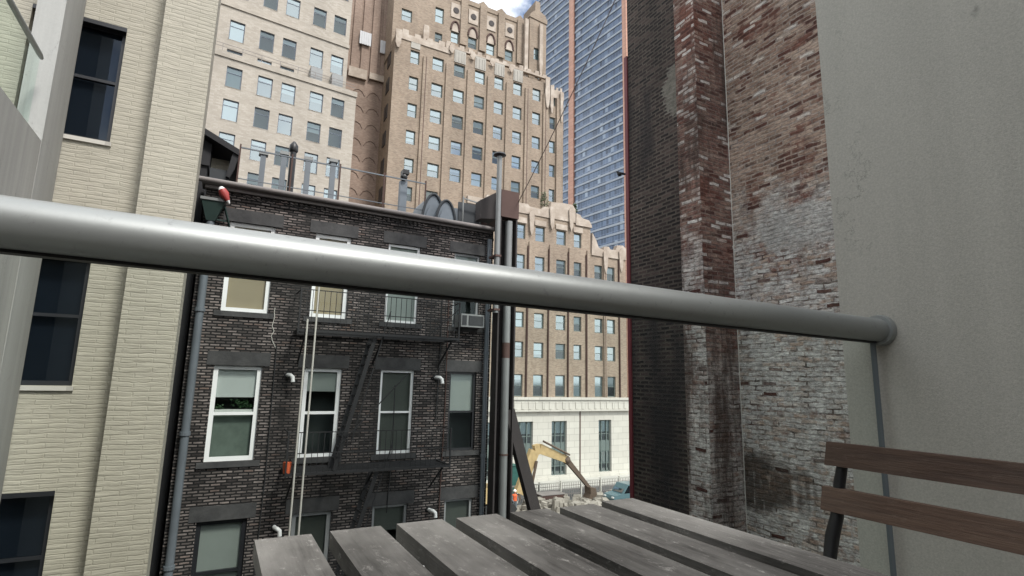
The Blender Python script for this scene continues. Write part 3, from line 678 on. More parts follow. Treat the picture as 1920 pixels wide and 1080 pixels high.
t = thing('flue_pipe', 'tall black flue pipe with rounded cap on the tenement roof', 'flue', (p.x, 13.8, RZ))
part('pipe', 'black', t, lambda b: b.tube([(p.x, 13.8, RZ), (p.x, 13.8, p.z-.28)], .075, 14), smooth=True)
part('cap', 'black', t, lambda b: b.tube([(p.x, 13.8, p.z-.28), (p.x, 13.8, p.z-.24), (p.x, 13.8, p.z-.1), (p.x, 13.8, p.z)], [.085, .11, .1, .03], 14), smooth=True)
p = PY(757, 322, 13.7)
t = thing('camera_post', 'grey roof post with a black security camera on top', 'camera post', (p.x, 13.7, RZ))
part('post', 'tarp', t, lambda b: b.box(p.x-.09, p.x+.1, 13.62, 13.78, RZ, p.z-.28), bevel=.01)
part('camera_body', 'black', t, lambda b: (b.box(p.x-.07, p.x+.1, 13.5, 13.75, p.z-.12, p.z), b.ball((p.x-.02, 13.58, p.z-.2), .1)), bevel=.0)
# covered hoop furniture on the roof
def hoop(px, py, wd, lab, ztop, dep=13.25):
    p = PY(px, py, dep)
    g = thing('hooped_cover', lab, 'roof furniture', (p.x, dep, RZ), 'hooped grey covers on the roof')
    w_ = wd/2; h_ = ztop-RZ
    out = [(p.x-w_*1.05, RZ), (p.x+w_*1.05, RZ)] + [(p.x+w_*math.cos(th)*(1.05-.12*math.sin(th)), RZ+h_*math.sin(th)**.8) for th in [math.pi*k/14 for k in range(1, 14)]]
    part('cover', 'tarp', g, lambda b: b.prism(out, dep, dep+1.1), smooth=True)
    part('cover_rim', 'tarp_dark', g, lambda b: b.tube([(x, dep-.02, z) for x, z in out[1:]]+[(out[0][0], dep-.02, out[0][1])], .035, 8))
    part('cover_flap', 'tarp', g, lambda b: b.prism([(x*.78+p.x*.22, RZ+(z-RZ)*.72) for x, z in out], dep-.05, dep-.004))
hoop(812, 400, .62, 'hooped grey furniture cover on the roof, left one by the camera post', CZ+4.86)
hoop(836, 400, .55, 'hooped grey furniture cover on the roof, right one nearer the steel column', CZ+4.66, 13.0)
p0 = PY(866, 410, 13.2)
t = thing('stacked_chairs', 'upright grey stacked chairs beside the hooped covers on the roof', 'chairs', (p0.x, 13.2, RZ))
for k in range(4):
    x = p0.x-.22+.16*k
    part('chair_back', 'tarp' if k % 2 else 'pipe_grey', t, lambda b: b.box(x, x+.1, 13.2+.06*k, 13.26+.06*k, RZ, RZ+.72-.06*k), bevel=.02)
p0 = PY(888, 372, 13.0); p1 = PY(905, 376, 13.0)
t = thing('roof_gate', 'small dark railing with pale uprights beside the brown steel beam', 'railing', (p0.x, 13, RZ))
part('bars', 'pipe_light', t, lambda b: (b.bar((p0.x-.3, 13, p0.z-.05), (p1.x-.02, 13, p0.z-.12), .03, .03), b.bar((p1.x-.05, 13, RZ), (p1.x-.05, 13, p0.z), .04, .04), b.bar((p0.x-.3, 13, RZ), (p0.x-.3, 13, p0.z), .03, .03)))
part('back_panel', 'tarp_dark', t, lambda b: b.box(p0.x-.35, p1.x+.1, 13.2, 13.25, RZ, p0.z-.1))

# steel frame at the tenement's right corner
Yc = 12.0
t = thing('steel_frame', 'rusty brown steel column with box beam on top and a leaning black brace', 'steel frame', (6.25, Yc, 0))
part('column', 'rust_dark', t, lambda b: (b.box(5.99, 6.5, Yc+.16, Yc+.2, 0, CZ+4.1), b.box(5.99, 6.03, Yc-.1, Yc+.16, 0, CZ+4.1), b.box(6.46, 6.5, Yc-.1, Yc+.16, 0, CZ+4.1)))
part('round_column', 'pipe_light', t, lambda b: b.tube([(6.30, Yc+.01, 0), (6.30, Yc+.01, CZ+4.05)], .1, 20), smooth=True)
part('rust_band', 'rust', t, lambda b: (b.tube([(6.30, Yc+.01, CZ+.52), (6.30, Yc+.01, CZ+.9)], .102, 20), b.tube([(6.30, Yc+.01, CZ-1.82), (6.30, Yc+.01, CZ-1.78)], .11, 20)), smooth=True)
part('box_beam', 'rust', t, lambda b: b.box(6.0, 6.52, Yc-.12, Yc+3.2, CZ+4.12, CZ+4.84), bevel=.02)
part('side_beam', 'rust_dark', t, lambda b: b.hexa([(5.6, Yc+.3, CZ+4.1), (6.0, Yc+.1, CZ+4.1), (6.0, Yc+.1, CZ+4.84), (5.6, Yc+.3, CZ+4.6)], [(5.6, Yc+.6, CZ+4.1), (6.0, Yc+.6, CZ+4.1), (6.0, Yc+.6, CZ+4.84), (5.6, Yc+.6, CZ+4.6)]))
part('brace', 'rust_dark', t, lambda b: b.bar((6.42, Yc+.05, CZ-.75), (10.02, Yc+.05, 0), .2, .27))
xv = PY(933, 440, 11.75).x
t = thing('vent_stack', 'slim grey vent pipe with a black cowl rising in front of the steel column', 'vent pipe', (xv, 11.75, CZ+1))
zc = PY(937, 290, 11.75).z
part('pipe', 'pipe_light', t, lambda b: b.tube([(xv, 11.75, CZ+1.6), (xv, 11.75, zc-.05)], .065, 16), smooth=True)
part('cowl', 'black', t, lambda b: b.tube([(xv, 11.75, zc-.05), (xv, 11.75, zc-.02), (xv, 11.75, zc+.03), (xv, 11.75, zc+.05)], [.07, .17, .14, .05], 16), smooth=True)
part('pipe_clamp', 'rust', t, lambda b: (b.box(xv-.08, xv+.08, 11.67, 12.05, CZ+3.0, CZ+3.05), b.box(xv-.08, xv+.08, 11.67, 12.05, CZ+1.65, CZ+1.7)))

# ================================================================== TALL BRICK PARTY WALL, RIGHT
XB = 6.2; TOP = CZ+14
t = thing('brick_party_wall', 'tall weathered brick side wall, red above and whitewashed below, at the right', 'wall', (XB, 4.5, 0))
part('wall', 'party', t, lambda b: b.box(XB, XB+.4, -2, 5.018, 0, TOP))
part('chimney_breast', 'pier', t, lambda b: b.box(5.602, XB+.4, 5.02, 5.40, 0, TOP))
part('chimney_face', 'pier_front', t, lambda b: b.box(5.585, 5.6, 5.02, 5.40, 0, TOP))
part('rear_wall', 'dark_brick', t, lambda b: b.box(XB+.012, XB+.4, 5.402, 7.19, 0, TOP))
part('corner_strip', 'maroon', t, lambda b: b.box(XB-.012, XB+.42, 7.192, 7.27, 0, CZ+6.05))
part('joint_seam', 'stucco', t, lambda b: b.tube([(XB+.001, 5.015, 0), (XB+.001, 5.015, TOP)], .007, 6))
p = PX(1170, 325, 6.2)
t = thing('cable_bracket', 'small black bracket at the outer corner of the dark brick wall', 'bracket', (6.2, 7.27, p.z))
part('arm', 'black', t, lambda b: b.tube([(6.3, 7.27, p.z), (6.25, 7.37, p.z+.01), (6.1, 7.40, p.z+.03)], .022, 8))
part('knob', 'black', t, lambda b: b.ball((6.15, 7.39, p.z), .045))
t = tag(part('overhead_cable', 'wire', None, lambda b: b.tube([Vector((6.5, 12.0, CZ+4.5)).lerp(Vector(PX(1180, -60, 6.6)), k/12)+Vector((0, 0, -.5*(k/12)*(1-k/12))) for k in range(13)], .011, 6)),
        'thin dark cable slanting from the steel beam up to the brick wall', 'cable')

# ================================================================== CREAM OFFICE BLOCK (far left)
ang = R(5.5)
t = thing('office_block', 'cream office block with rows of square windows, behind the tenement roof', 'building', (9.5, 52, 0), rz=ang)
# local frame: s along the facade (0 at its right corner), z above street
def to_local(px, py):
    d = ray(px, py); n = Vector((-math.sin(ang), math.cos(ang), 0)); o = Vector((9.5, 52, 0))
    k = n.dot(o)/n.dot(d); p = d*k; q = p-o
    return q.x*math.cos(ang)+q.y*math.sin(ang), p.z+CZ
cx = [to_local(360+(a+c)/2/2.348, y/2.348)[0] for a, c, y in ((137, 200, 480), (277, 335, 520), (382, 437, 550), (510, 560, 580), (605, 655, 607))]
sp = (cx[2]-cx[0])/2
cx = [cx[0]-2*sp*1.0, cx[0]-sp*1.05] + cx
zref = [to_local(360+(a+c)/2/2.348, y/2.348)[1] for a, c, y in ((382, 437, 505), (382, 437, 592))]
wh = zref[0]-zref[1]; ww = 1.25
ftop = zref[0]; pitch = to_local(360+425/2.348, 370/2.348)[1]-ftop
lev = [ftop+pitch*k for k in (-6, -5, -4, -3, -2, -1, 0, 1)]
z_ledge = to_local(1015/2.348+40, 400/2.348)[1]*0+to_local(665, 172)[1]
up_top = [to_local(360+432/2.348, 143/2.348)[1], to_local(360+432/2.348, -48/2.348)[1]]
mid_t, mid_b = to_local(360+423/2.348, 268/2.348)[1], to_local(360+423/2.348, 312/2.348)[1]
z_set = (mid_b+lev[-1])/2+.35
HT = up_top[1]+12
lowholes = [(c-ww/2, c+ww/2, l-wh, l) for c in cx for l in lev]
uph = []
for c in cx:
    for l in up_top+[up_top[1]+4.0, up_top[1]+8.0]: uph.append((c-ww/2-.1, c+ww/2-.1, l-wh*1.02, l))
for c in cx[:5]: uph.append((c-ww/2-.1, c+ww/2-.1, mid_b, mid_t))
x_r = to_local(663, 250)[0]; x_r2 = to_local(659, 100)[0]
part('wall', 'office_stone', t, lambda b: (b.grid_wall(-22, x_r, 0, z_set, 0, lowholes, .22),
     b.face(((x_r, 0, 0), (x_r, 14, 0), (x_r, 14, z_set), (x_r, 0, z_set))), b.face(((-22, 0, z_set), (x_r, 0, z_set), (x_r, 14, z_set), (-22, 14, z_set)))), local=True)
part('upper_wall', 'office_stone', t, lambda b: (b.grid_wall(-22, x_r2, z_set+.002, HT, 1.2, uph, .22),
     b.face(((x_r2, 1.2, z_set), (x_r2, 14, z_set), (x_r2, 14, HT), (x_r2, 1.2, HT)))), local=True)
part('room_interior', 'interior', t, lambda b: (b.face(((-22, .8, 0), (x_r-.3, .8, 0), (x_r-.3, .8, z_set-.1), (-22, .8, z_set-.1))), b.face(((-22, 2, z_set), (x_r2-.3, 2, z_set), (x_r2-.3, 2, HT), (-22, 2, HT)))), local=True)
zc2 = to_local(360+700/2.348, 178/2.348)[1]
part('string_course', 'office_stone', t, lambda b: (b.box(-22, x_r+.05, -.12, -.003, z_set-.28, z_set+.25), b.box(-22, x_r2+.05, 1.08, 1.197, zc2-.25, zc2+.1)), local=True)
part('terrace_rail', 'roof_metal', t, lambda b: ([b.box(-22, x_r-.1, .10, .13, zz, zz+.035) for zz in (z_set+.75, z_set+1.05)], [b.box(k, k+.05, .09, .14, z_set+.25, z_set+1.05) for k in [-20+1.6*j for j in range(12)]]), local=True)
rnd = random.Random(3)
for hs, yy in ((lowholes, .14), (uph, 1.34)):
    for h in hs:
        br = rnd.random()
        small = h[3]-h[2] < 1.2
        bm_ = 'blind' if br < .45 else ('blind_grey' if br < .8 else 'blind_dark')
        window(t, *h, yy, 'bluegrey_frame', .07, 'far_glass' if rnd.random() < .45 else 'far_glass_dark', None if br > .9 or small else rnd.choice((.2, .3, .5, .95)), bm_, (.06, .14+.0, .12), local=True, mid=.72, sillmat='office_stone')
for px, lab in ((551, 'a'), (644, 'b')):
    s0, _ = to_local(px+40, 145)
vx = [to_local(360+553/2.348, 325/2.348), to_local(360+645/2.348, 355/2.348)]
for (s_, z_) in vx:
    part('terrace_cabinet', 'ac', t, lambda b: b.box(s_-.55, s_+.55, .4, 1.1, z_set+.02, z_+.85), local=True)

# ================================================================== SETBACK BRICK TOWER
RW = random.Random(11)
t = thing('setback_brick_tower', 'tall tan brick setback building with stone crests, filling the middle distance', 'building', (40, 58, 0))
def farwin(x0, x1, z0, z1, y, local=False):
    br = RW.random()
    bm_ = 'blind' if br < .62 else ('blind_grey' if br < .9 else 'blind_cream')
    return window(t, x0, x1, z0, z1, y, 'green_frame', .11, 'far_glass' if RW.random() < .6 else 'far_glass_dark', RW.choice((.25, .4, .5, .5, .55, .75, .97)), bm_, (.08, .12, .16), sillmat='trim', th=.08)
# lower wing at YL
YL = 56.0; k = YL
lc = [(.541, .566), (.5918, .6162), (.6475, .673), (.6955, .7165), (.7540, .7770), (.7890, .8135)]
lc = [(.541-.0505*2, .566-.0505*2), (.541-.0505, .566-.0505)] + lc
ltop = [.3375, .2692, .2055, .1433, .0796]
lh = []
for c, (a, b_) in enumerate(lc):
    for r_, z in enumerate(ltop):
        if c >= 6 and r_ == 0: continue
        lh.append((a*k, b_*k, CZ+(z-.0335)*k, CZ+z*k))
    lh.append((a*k, b_*k, CZ-.035*k, CZ+.011*k))
xl0, xs, xl1 = .425*k, .7425*k, .8475*k
zbase = CZ-.0425*k; zA, zB = CZ+.362*k, CZ+.295*k
def lower(b):
    b.grid_wall(xl0, xs, zbase, zA, k, [h for h in lh if h[0] < xs], .35)
    b.grid_wall(xs, xl1, zbase, zB, k, [h for h in lh if h[0] > xs], .35)
    b.face(((xl1, k, zbase), (xl1, k+25, zbase), (xl1, k+25, zB), (xl1, k, zB)))
    b.face(((xs, k, zB), (xs, k+25, zB), (xs, k+25, zA), (xs, k, zA)))
    b.face(((xl0, k, zA), (xs, k, zA), (xs, k+25, zA), (xl0, k+25, zA))); b.face(((xs, k, zB), (xl1, k, zB), (xl1, k+25, zB), (xs, k+25, zB)))
part('lower_wall', 'tan_brick', t, lower)
for h in lh: farwin(*h, k+.2)
def piers(b):
    for a in (.5787, .632, .6845, .735, .7655+.0175, .83): b.box((a-.004)*k, (a+.004)*k, k-.22, k-.003, zbase, CZ+.30*k)
part('brick_pier', 'tan_brick', t, piers)
def dj(b):
    for a in (.5725, .6265, .679, .729, .7825, .8245): b.box((a-.0008)*k, (a+.0008)*k, k-.225, k-.22, zbase, CZ+.29*k)
for a in (.5725, .6265, .679, .729, .7825, .8245): part('downspout', 'rust', t, lambda b: b.box((a-.0008)*k, (a+.0008)*k, k-.225, k-.005, zbase, CZ+.29*k))
# stone crest with a stepped outline
def crest(b, pts, y0, y1): b.prism(pts, y0, y1)
def stepped(x0, x1, z0, zt, n, amp, rng):
    pts = [(x0, z0), (x1, z0)]; xs_ = [x1+(x0-x1)*j/n for j in range(n+1)]
    for j in range(n):
        z = zt+amp*((j % 2)-.5)+rng.uniform(-.15, .15)
        pts += [(xs_[j], z), (xs_[j+1]+.02, z)]
    return pts
rg = random.Random(5)
for c_pts, c_y in (([(xl0, zA-.0), (.6985*k, zA), (.6985*k, CZ+.3945*k), (.69*k, CZ+.404*k), (.662*k, CZ+.4035*k), (.632*k, CZ+.4005*k), (.628*k, CZ+.387*k), (.612*k, CZ+.386*k), (.607*k, CZ+.379*k), (.575*k, CZ+.38*k), (.57*k, CZ+.385*k), (.548*k, CZ+.384*k), (.5445*k, CZ+.376*k), (.51*k, CZ+.378*k), (.505*k, CZ+.388*k), (.47*k, CZ+.388*k), (.465*k, CZ+.378*k), (xl0, CZ+.378*k)], k-.12),
    ([(.699*k, zA-.3), (xs+.1, zA-.3), (xs+.1, CZ+.362*k), (.737*k, CZ+.3735*k), (.716*k, CZ+.376*k), (.7105*k, CZ+.383*k), (.70*k, CZ+.385*k)], k-.2),
    ([(xs+.11, zB-.2), (xl1, zB-.2), (xl1, CZ+.32*k), (.838*k, CZ+.327*k), (.82*k, CZ+.325*k), (.8165*k, CZ+.313*k), (.80*k, CZ+.312*k), (.795*k, CZ+.318*k), (.782*k, CZ+.317*k), (.779*k, CZ+.308*k), (.765*k, CZ+.312*k), (.757*k, CZ+.33*k), (.747*k, CZ+.345*k)], k-.15)):
    part('stone_crest', 'trim', t, lambda b: crest(b, c_pts, c_y, k+.5))
if 1:
    for a, zt_ in ((.5787, .375), (.632, .395), (.6845, .40), (.783, .312), (.83, .32)):
        w_ = .0065*k
        part('crest_ornament', 'trim', t, lambda b: b.prism([(a*k-w_*.6, CZ+(zt_-.05)*k), (a*k, CZ+(zt_-.062)*k), (a*k+w_*.7, CZ+(zt_-.05)*k), (a*k+w_*1.1, CZ+(zt_-.02)*k), (a*k+w_*.5, CZ+zt_*k), (a*k-w_*1.0, CZ+(zt_-.01)*k)], k-.36, k-.226))
    for a, b_ in lc[:6]:
        part('stone_lintel', 'trim', t, lambda b: b.box(a*k-.15, b_*k+.15, k-.14, k-.123, CZ+.3395*k, CZ+.352*k))
# limestone base
lb = [(.5511, .5916, -.198, -.0862), (.6378, .6765, -.198, -.0862), (.7621, .7977, -.198, -.0856), (.6430, .6767, -.2309+.0015, -.2165), (.7671, .7999, -.2275, -.213), (.46, .50, -.198, -.0862)]
lb = [(a*k, b_*k, CZ+c*k, CZ+d*k) for a, b_, c, d in lb]
part('stone_base', 'limestone', t, lambda b: (b.grid_wall(xl0, xl1+.05, -.5, zbase-.002, k-.15, [h for h in lb], .55), b.face(((xl1+.05, k-.15, -.5), (xl1+.05, k+25, -.5), (xl1+.05, k+25, zbase-.002), (xl1+.05, k-.15, zbase-.002)))))
part('base_cornice', 'limestone', t, lambda b: (b.box(xl0, xl1+.3, k-.5, k-.02, CZ-.0415*k, CZ-.036*k), b.box(xl0, xl1+.15, k-.35, k-.152, CZ-.0625*k, CZ-.0415*k-.003), b.box(xl0, xl1+.2, k-.55, k-.152, CZ-.0655*k, CZ-.0625*k-.002), b.box(xl0, xl1+.1, k-.33, k-.152, CZ-.2075*k, CZ-.2015*k)), bevel=.03)
def dent(b):
    q = xl0
    while q < xl1: b.box(q, q+.35, k-.42, k-.352, CZ-.0605*k, CZ-.046*k); q += .95
part('balustrade_panels', 'limestone', t, dent)
part('base_joint', 'rust', t, lambda b: b.box(.7098*k, .7125*k, k-.2, k-.154, 0.3, CZ-.0655*k))
for h in lb:
    if h[3]-h[2] > 3:
        zm = h[2]+(h[3]-h[2])*.5
        window(t, h[0], h[1], zm+.5, h[3], k+.2, 'green_frame', .14, 'far_glass', .55, 'blind', None, mid=.35)
        window(t, h[0], h[1], h[2], zm-.6, k+.2, 'green_frame', .14, 'far_glass', .6, 'blind_grey', None, mid=.4)
        part('spandrel', 'green_frame', t, lambda b: b.box(h[0], h[1], k+.18, k+.3, zm-.6, zm+.5))
        part('mullion', 'green_frame', t, lambda b: [b.box(h[0]+(h[1]-h[0])*f-.06, h[0]+(h[1]-h[0])*f+.06, k+.12, k+.198, h[2], h[3]) for f in (.3, .7)])
    else:
        part('basement_grille', 'black_frame', t, lambda b: b.box(h[0], h[1], k+.2, k+.3, h[2], h[3]))
# main shaft at YM
YM = 61.0; k2 = YM
mc = [(.2858, .3055), (.3340, .3590), (.3828, .4078), (.4318, .4560), (.4797, .5025), (.5275, .5502), (.5785, .6000), (.6232, .6412)]
mtop = [.668, .609, .5498, .4913, .4318, .3725]
mh = [(a*k2, b_*k2, CZ+(z-.0295)*k2, CZ+z*k2) for a, b_ in mc for z in mtop]
mh = [h for h in mh if not (h[3] < CZ+.40*k2 and .37*k2 < h[0] < .57*k2)]
xm0, xm1 = .2525*k2, .6640*k2; zm1 = CZ+.6815*k2
zc_ = CZ+.69*k2; xme = .6255*k2
def mainw(b):
    b.grid_wall(xm0, xme, CZ+.1*k2, zc_, k2, [h for h in mh if h[0] < xme-.3], .35)
    b.grid_wall(xme, xm1, CZ+.1*k2, zm1, k2+.02, [h for h in mh if h[0] > xme-.3], .33)
    b.face(((xm1, k2, CZ), (xm1, k2+22, CZ), (xm1, k2+22, zm1), (xm1, k2, zm1)))
    b.face(((xm0, k2, zc_), (xm0, k2+10, zc_), (xm0, k2+10, CZ), (xm0, k2, CZ)))
    b.face(((xm0, k2, zc_), (xme, k2, zc_), (xme, k2+12, zc_), (xm0, k2+12, zc_))); b.face(((xme, k2, zm1), (xm1, k2, zm1), (xm1, k2+12, zm1), (xme, k2+12, zm1)))
    b.face(((xme, k2, zm1), (xme, k2+12, zm1), (xme, k2+12, zc_), (xme, k2, zc_)))
part('main_wall', 'tan_brick', t, mainw)
for h in mh: farwin(*h, k2+.2)
def mp(b):
    for a in (.3195, .3702, .4195, .468, .515, .564, .6125, .6495): b.box((a-.0065)*k2, (a+.0065)*k2, k2-.25, k2-.003, CZ+.2*k2, CZ+.66*k2)
part('brick_pier', 'tan_brick', t, mp)
for a in (.3195, .564, .6125): part('downspout', 'rust', t, lambda b: b.box((a-.0008)*k2, (a+.0008)*k2, k2-.26, k2-.252, CZ+.25*k2, CZ+.66*k2))
# stone panels over the top windows, corner strips, small setback crest
for a, b_ in mc[2:6]:
    part('stone_panel', 'panel_stone', t, lambda b: (b.box(a*k2-.05, b_*k2+.05, k2-.1, k2-.003, CZ+.671*k2, CZ+.7*k2), [b.box(a*k2+q, a*k2+q+.1, k2-.16, k2-.103, CZ+.674*k2, CZ+.696*k2) for q in (.12, .55, .98, 1.3)]))
    part('stone_boss', 'trim', t, lambda b: b.prism([(a*k2-.9, CZ+.693*k2), (a*k2-.5, CZ+.685*k2), (a*k2-.1, CZ+.697*k2), (a*k2-.3, CZ+.706*k2), (a*k2-.8, CZ+.704*k2)], k2-.35, k2-.254))
part('stone_panel', 'panel_stone', t, lambda b: b.box(mc[0][0]*k2, mc[0][1]*k2, k2-.1, k2-.003, CZ+.672*k2, CZ+.688*k2))
def strips(b):
    rg = random.Random(9)
    for a, z0, z1, w_ in ((.3195, .635, .74, .006), (.3705, .64, .72, .0055), (.564, .60, .845, .0045), (.6045, .70, .845, .0045), (.6155, .625, .70, .006), (.6275, .615, .685, .004), (.655, .60, .675, .004), (.2575, .66, .70, .006)):
        n = 7; L, Rr = [], []
        for j in range(n+1):
            z = CZ+(z0+(z1-z0)*j/n)*k2; q = w_*k2*(.35+.65*min(1, j/2.))*rg.uniform(.88, 1.1)
            L.append((a*k2-q, z)); Rr.append((a*k2+q, z))
        yy = k2-.45 if z1 < .72 else k2+.4
        b.prism(L[::-1]+Rr, yy, yy+(.17 if z1 < .72 else .35))
    b.prism(stepped(xme, xm1, zm1-1.4, zm1+.15, 7, .5, rg), k2-.12, k2-.003+.0)
    b.prism(stepped(xm0, .372*k2, CZ+.685*k2, CZ+.703*k2, 9, .5, rg), k2-.12, k2+.3)
    b.prism(stepped(.372*k2, xme, CZ+.7005*k2, CZ+.7085*k2, 24, .35, rg), k2-.1, k2+.3)
part('stone_trim', 'trim', t, strips)
# top stage
YT = 62.4; k3 = YT; s3 = k3
def q3(a, z): return a*s3, CZ+z*s3
th_ = [(.2621, .2845, .728, .7545), (.3345, .3540, .7495, .7853), (.3362, .3527, .7021+.002, .7257), (.5752, .5942, .7354, .7655), (.5790, .5938, .6848+.004, .7091)]
ah = [(.3718, .3905), (.4124, .4330), (.4570, .4770), (.5040, .5240)]
th_ = [(a*s3, b_*s3, CZ+c*s3, CZ+d*s3) for a, b_, c, d in th_]
ahh = [(a*s3, b_*s3, CZ+.7155*s3, CZ+.7415*s3) for a, b_ in ah]
xt0, xt1 = .245*s3, .6085*s3
def topw(b):
    b.grid_wall(xt0, .563*s3, CZ+.65*s3, CZ+.822*s3, k3, [h for h in th_ if h[1] < .56*s3]+ahh, .3)
    b.grid_wall(.563*s3, xt1, CZ+.65*s3, CZ+.846*s3, k3-.5, [h for h in th_ if h[0] > .56*s3], .3)
    b.face(((.563*s3, k3-.5, CZ+.65*s3), (.563*s3, k3-.5, CZ+.846*s3), (.563*s3, k3+6, CZ+.846*s3), (.563*s3, k3+6, CZ+.65*s3)))
    b.face(((xt1, k3-.5, CZ+.65*s3), (xt1, k3+9, CZ+.65*s3), (xt1, k3+9, CZ+.846*s3), (xt1, k3-.5, CZ+.846*s3)))
    b.face(((xt0, k3, CZ+.65*s3), (xt0, k3, CZ+.95*s3), (xt0, k3+9, CZ+.95*s3), (xt0, k3+9, CZ+.65*s3)))
    b.box(.12*s3, .40*s3, k3+4, k3+14, CZ+.7*s3, CZ+1.1*s3)
part('crown_wall', 'tan_brick', t, topw)
for h in th_: farwin(*h, (k3 if h[1] < .56*s3 else k3-.5)+.18)
for h in ahh:
    f = farwin(*h, k3+.18)
    part('arch_head', 'rust', f, lambda b: b.tube([((h[0]+h[1])/2+math.cos(th)*(h[1]-h[0])*.52, k3-.06, h[3]+.15+math.sin(th)*1.35) for th in [math.pi*j/10 for j in range(11)]], .14, 8))
    part('arch_fill', 'trim', f, lambda b: b.prism([((h[0]+h[1])/2+math.cos(th)*(h[1]-h[0])*.5, h[3]+.02+math.sin(th)*1.3) for th in [math.pi*j/10 for j in range(11)]], k3-.04, k3-.003))
for a, b_ in ah:
    part('roundel_panel', 'trim', t, lambda b: b.box((a+b_)/2*s3-.72, (a+b_)/2*s3+.72, k3-.12, k3-.003, CZ+.774*s3, CZ+.808*s3))
for a, b_ in ah: part('roundel', 'rust_dark', t, lambda b: b.tube([((a+b_)/2*s3, k3-.2, CZ+.7915*s3), ((a+b_)/2*s3, k3-.123, CZ+.7915*s3)], .42, 16))
def crown(b):
    b.prism([(.36*s3, CZ+.818*s3), (.5635*s3, CZ+.818*s3), (.5635*s3, CZ+.83*s3)] + sum([[((c+.0125)*s3, CZ+.829*s3), (c*s3, CZ+.8395*s3), ((c-.0125)*s3, CZ+.829*s3)] for c in (.541, .492, .4460, .400)], []) + [(.36*s3, CZ+.83*s3)], k3-.1, k3+.6)
    for c in (.541, .492, .446, .40): b.box(c*s3-.5, c*s3+.5, k3-.3, k3-.102, CZ+.715*s3, CZ+.825*s3)
    b.prism([(.561*s3, CZ+.84*s3), (.61*s3, CZ+.835*s3), (.61*s3, CZ+.845*s3), (.604*s3, CZ+.856*s3), (.5905*s3, CZ+.862*s3), (.5895*s3, CZ+.886*s3), (.577*s3, CZ+.886*s3), (.576*s3, CZ+.861*s3), (.566*s3, CZ+.851*s3)], k3-.62, k3+3)
part('crown_crest', 'tan_brick', t, crown)
# set back blank wing with pointed blind arches
YB_ = 66.0
def blank(b):
    b.face(((.12*YB_, YB_, 0), (.262*YB_, YB_, 0), (.262*YB_, YB_, CZ+1.0*YB_), (.12*YB_, YB_, CZ+1.0*YB_)))
part('blank_wall', 'tan_blank', t, blank)
for a in (.187, .217):
    for z in [.27+.0335*j for j in range(10)]:
            c = a*YB_; hw = .0125*YB_
            part('blind_arch', 'arch_brick', t, lambda b: b.tube([(c-hw, YB_-.03, CZ+z*YB_), (c-hw*.6, YB_-.03, CZ+z*YB_+.55), (c, YB_-.03, CZ+z*YB_+.78), (c+hw*.6, YB_-.03, CZ+z*YB_+.55), (c+hw, YB_-.03, CZ+z*YB_)], .045, 5))
part('blank_pilasters', 'tan_blank', t, lambda b: [b.box(a*YB_-.45, a*YB_+.45, YB_-.25, YB_-.003, CZ+.585*YB_, CZ+.98*YB_) for a in (.175, .1935, .212, .2325)])
part('blank_ledge', 'trim', t, lambda b: (b.box(.165*YB_, .2*YB_, YB_-.45, YB_-.253, CZ+.57*YB_, CZ+.59*YB_), b.box(.205*YB_, .236*YB_, YB_-.45, YB_-.253, CZ+.575*YB_, CZ+.588*YB_)))
for (px, py, qx, qy) in ((675, 62, 695, 84), (713, 82, 732, 99)):
    a = PY(px, py, YB_-.4); b_ = PY(qx, qy, YB_-.4)
    part('louver_vent', 'louver', t, lambda b: [b.box(a.x, b_.x, YB_-.55, YB_-.46, (a.z+b_.z)/2-.9, (a.z+b_.z)/2+.9)]+[b.box(a.x+(b_.x-a.x)*f-.04, a.x+(b_.x-a.x)*f+.04, YB_-.6, YB_-.552, (a.z+b_.z)/2-.85, (a.z+b_.z)/2+.85) for f in (.2, .4, .6, .8)])
part('light_court_window', 'black_frame', t, lambda b: [b.box(xm0-.08, xm0-.003, k2+1.6, k2+3.0, CZ+(z-.03)*k2, CZ+z*k2) for z in mtop])
part('room_interior', 'interior', t, lambda b: (b.face(((xl0+.2, k+1.1, 0), (xl1-.2, k+1.1, 0), (xl1-.2, k+1.1, zB-.2), (xl0+.2, k+1.1, zB-.2))), b.face(((xl0+.2, k+1.1, zB-.2), (xs-.2, k+1.1, zB-.2), (xs-.2, k+1.1, zA-.2), (xl0+.2, k+1.1, zA-.2))),
     b.face(((xm0+.1, k2+1, CZ), (xm1-.1, k2+1, CZ), (xm1-.1, k2+1, zm1-.2), (xm0+.1, k2+1, zm1-.2))), b.face(((xt0+.1, k3+1.1, CZ+.66*s3), (xt1-.1, k3+1.1, CZ+.66*s3), (xt1-.1, k3+1.1, CZ+.82*s3), (xt0+.1, k3+1.1, CZ+.82*s3)))))

# shrubs on the terrace
mleaf2 = plain('terrace_leaf', (.05, .075, .03), .7, 0, .4, 4)
for (px, py, hh, lab) in ((1020, 396, 2.0, 'small bushy tree on the stone-crested terrace, left one'), (1078, 408, 1.3, 'tiny shrub on the stone-crested terrace near the glass tower')):
    p = PY(px, py, 57.0); p.z += .75
    g = thing('terrace_shrub', lab, 'shrub', p, 'shrubs growing on the stone terrace')
    def leaves(b):
        for q in range(240):
            th = random.uniform(0, 6.28); hz = random.random(); r = .55*hh*.6*(1-.6*hz)*random.random()**.5
            c = Vector((p.x+math.cos(th)*r, p.y+math.sin(th)*r, p.z+hz*hh-.15)); v = Vector((random.uniform(-1, 1), random.uniform(-1, 1), random.uniform(-.5, 1))).normalized()*.22; w_ = v.orthogonal()*.4
            b.face((c, c+v*.5+w_, c+v, c+v*.5-w_))
    part('foliage', mleaf2, g, leaves)
    part('stem', 'rust', g, lambda b: b.tube([(p.x, p.y, p.z-1.6), (p.x+.05, p.y, p.z+hh*.7)], [.07, .03], 6))

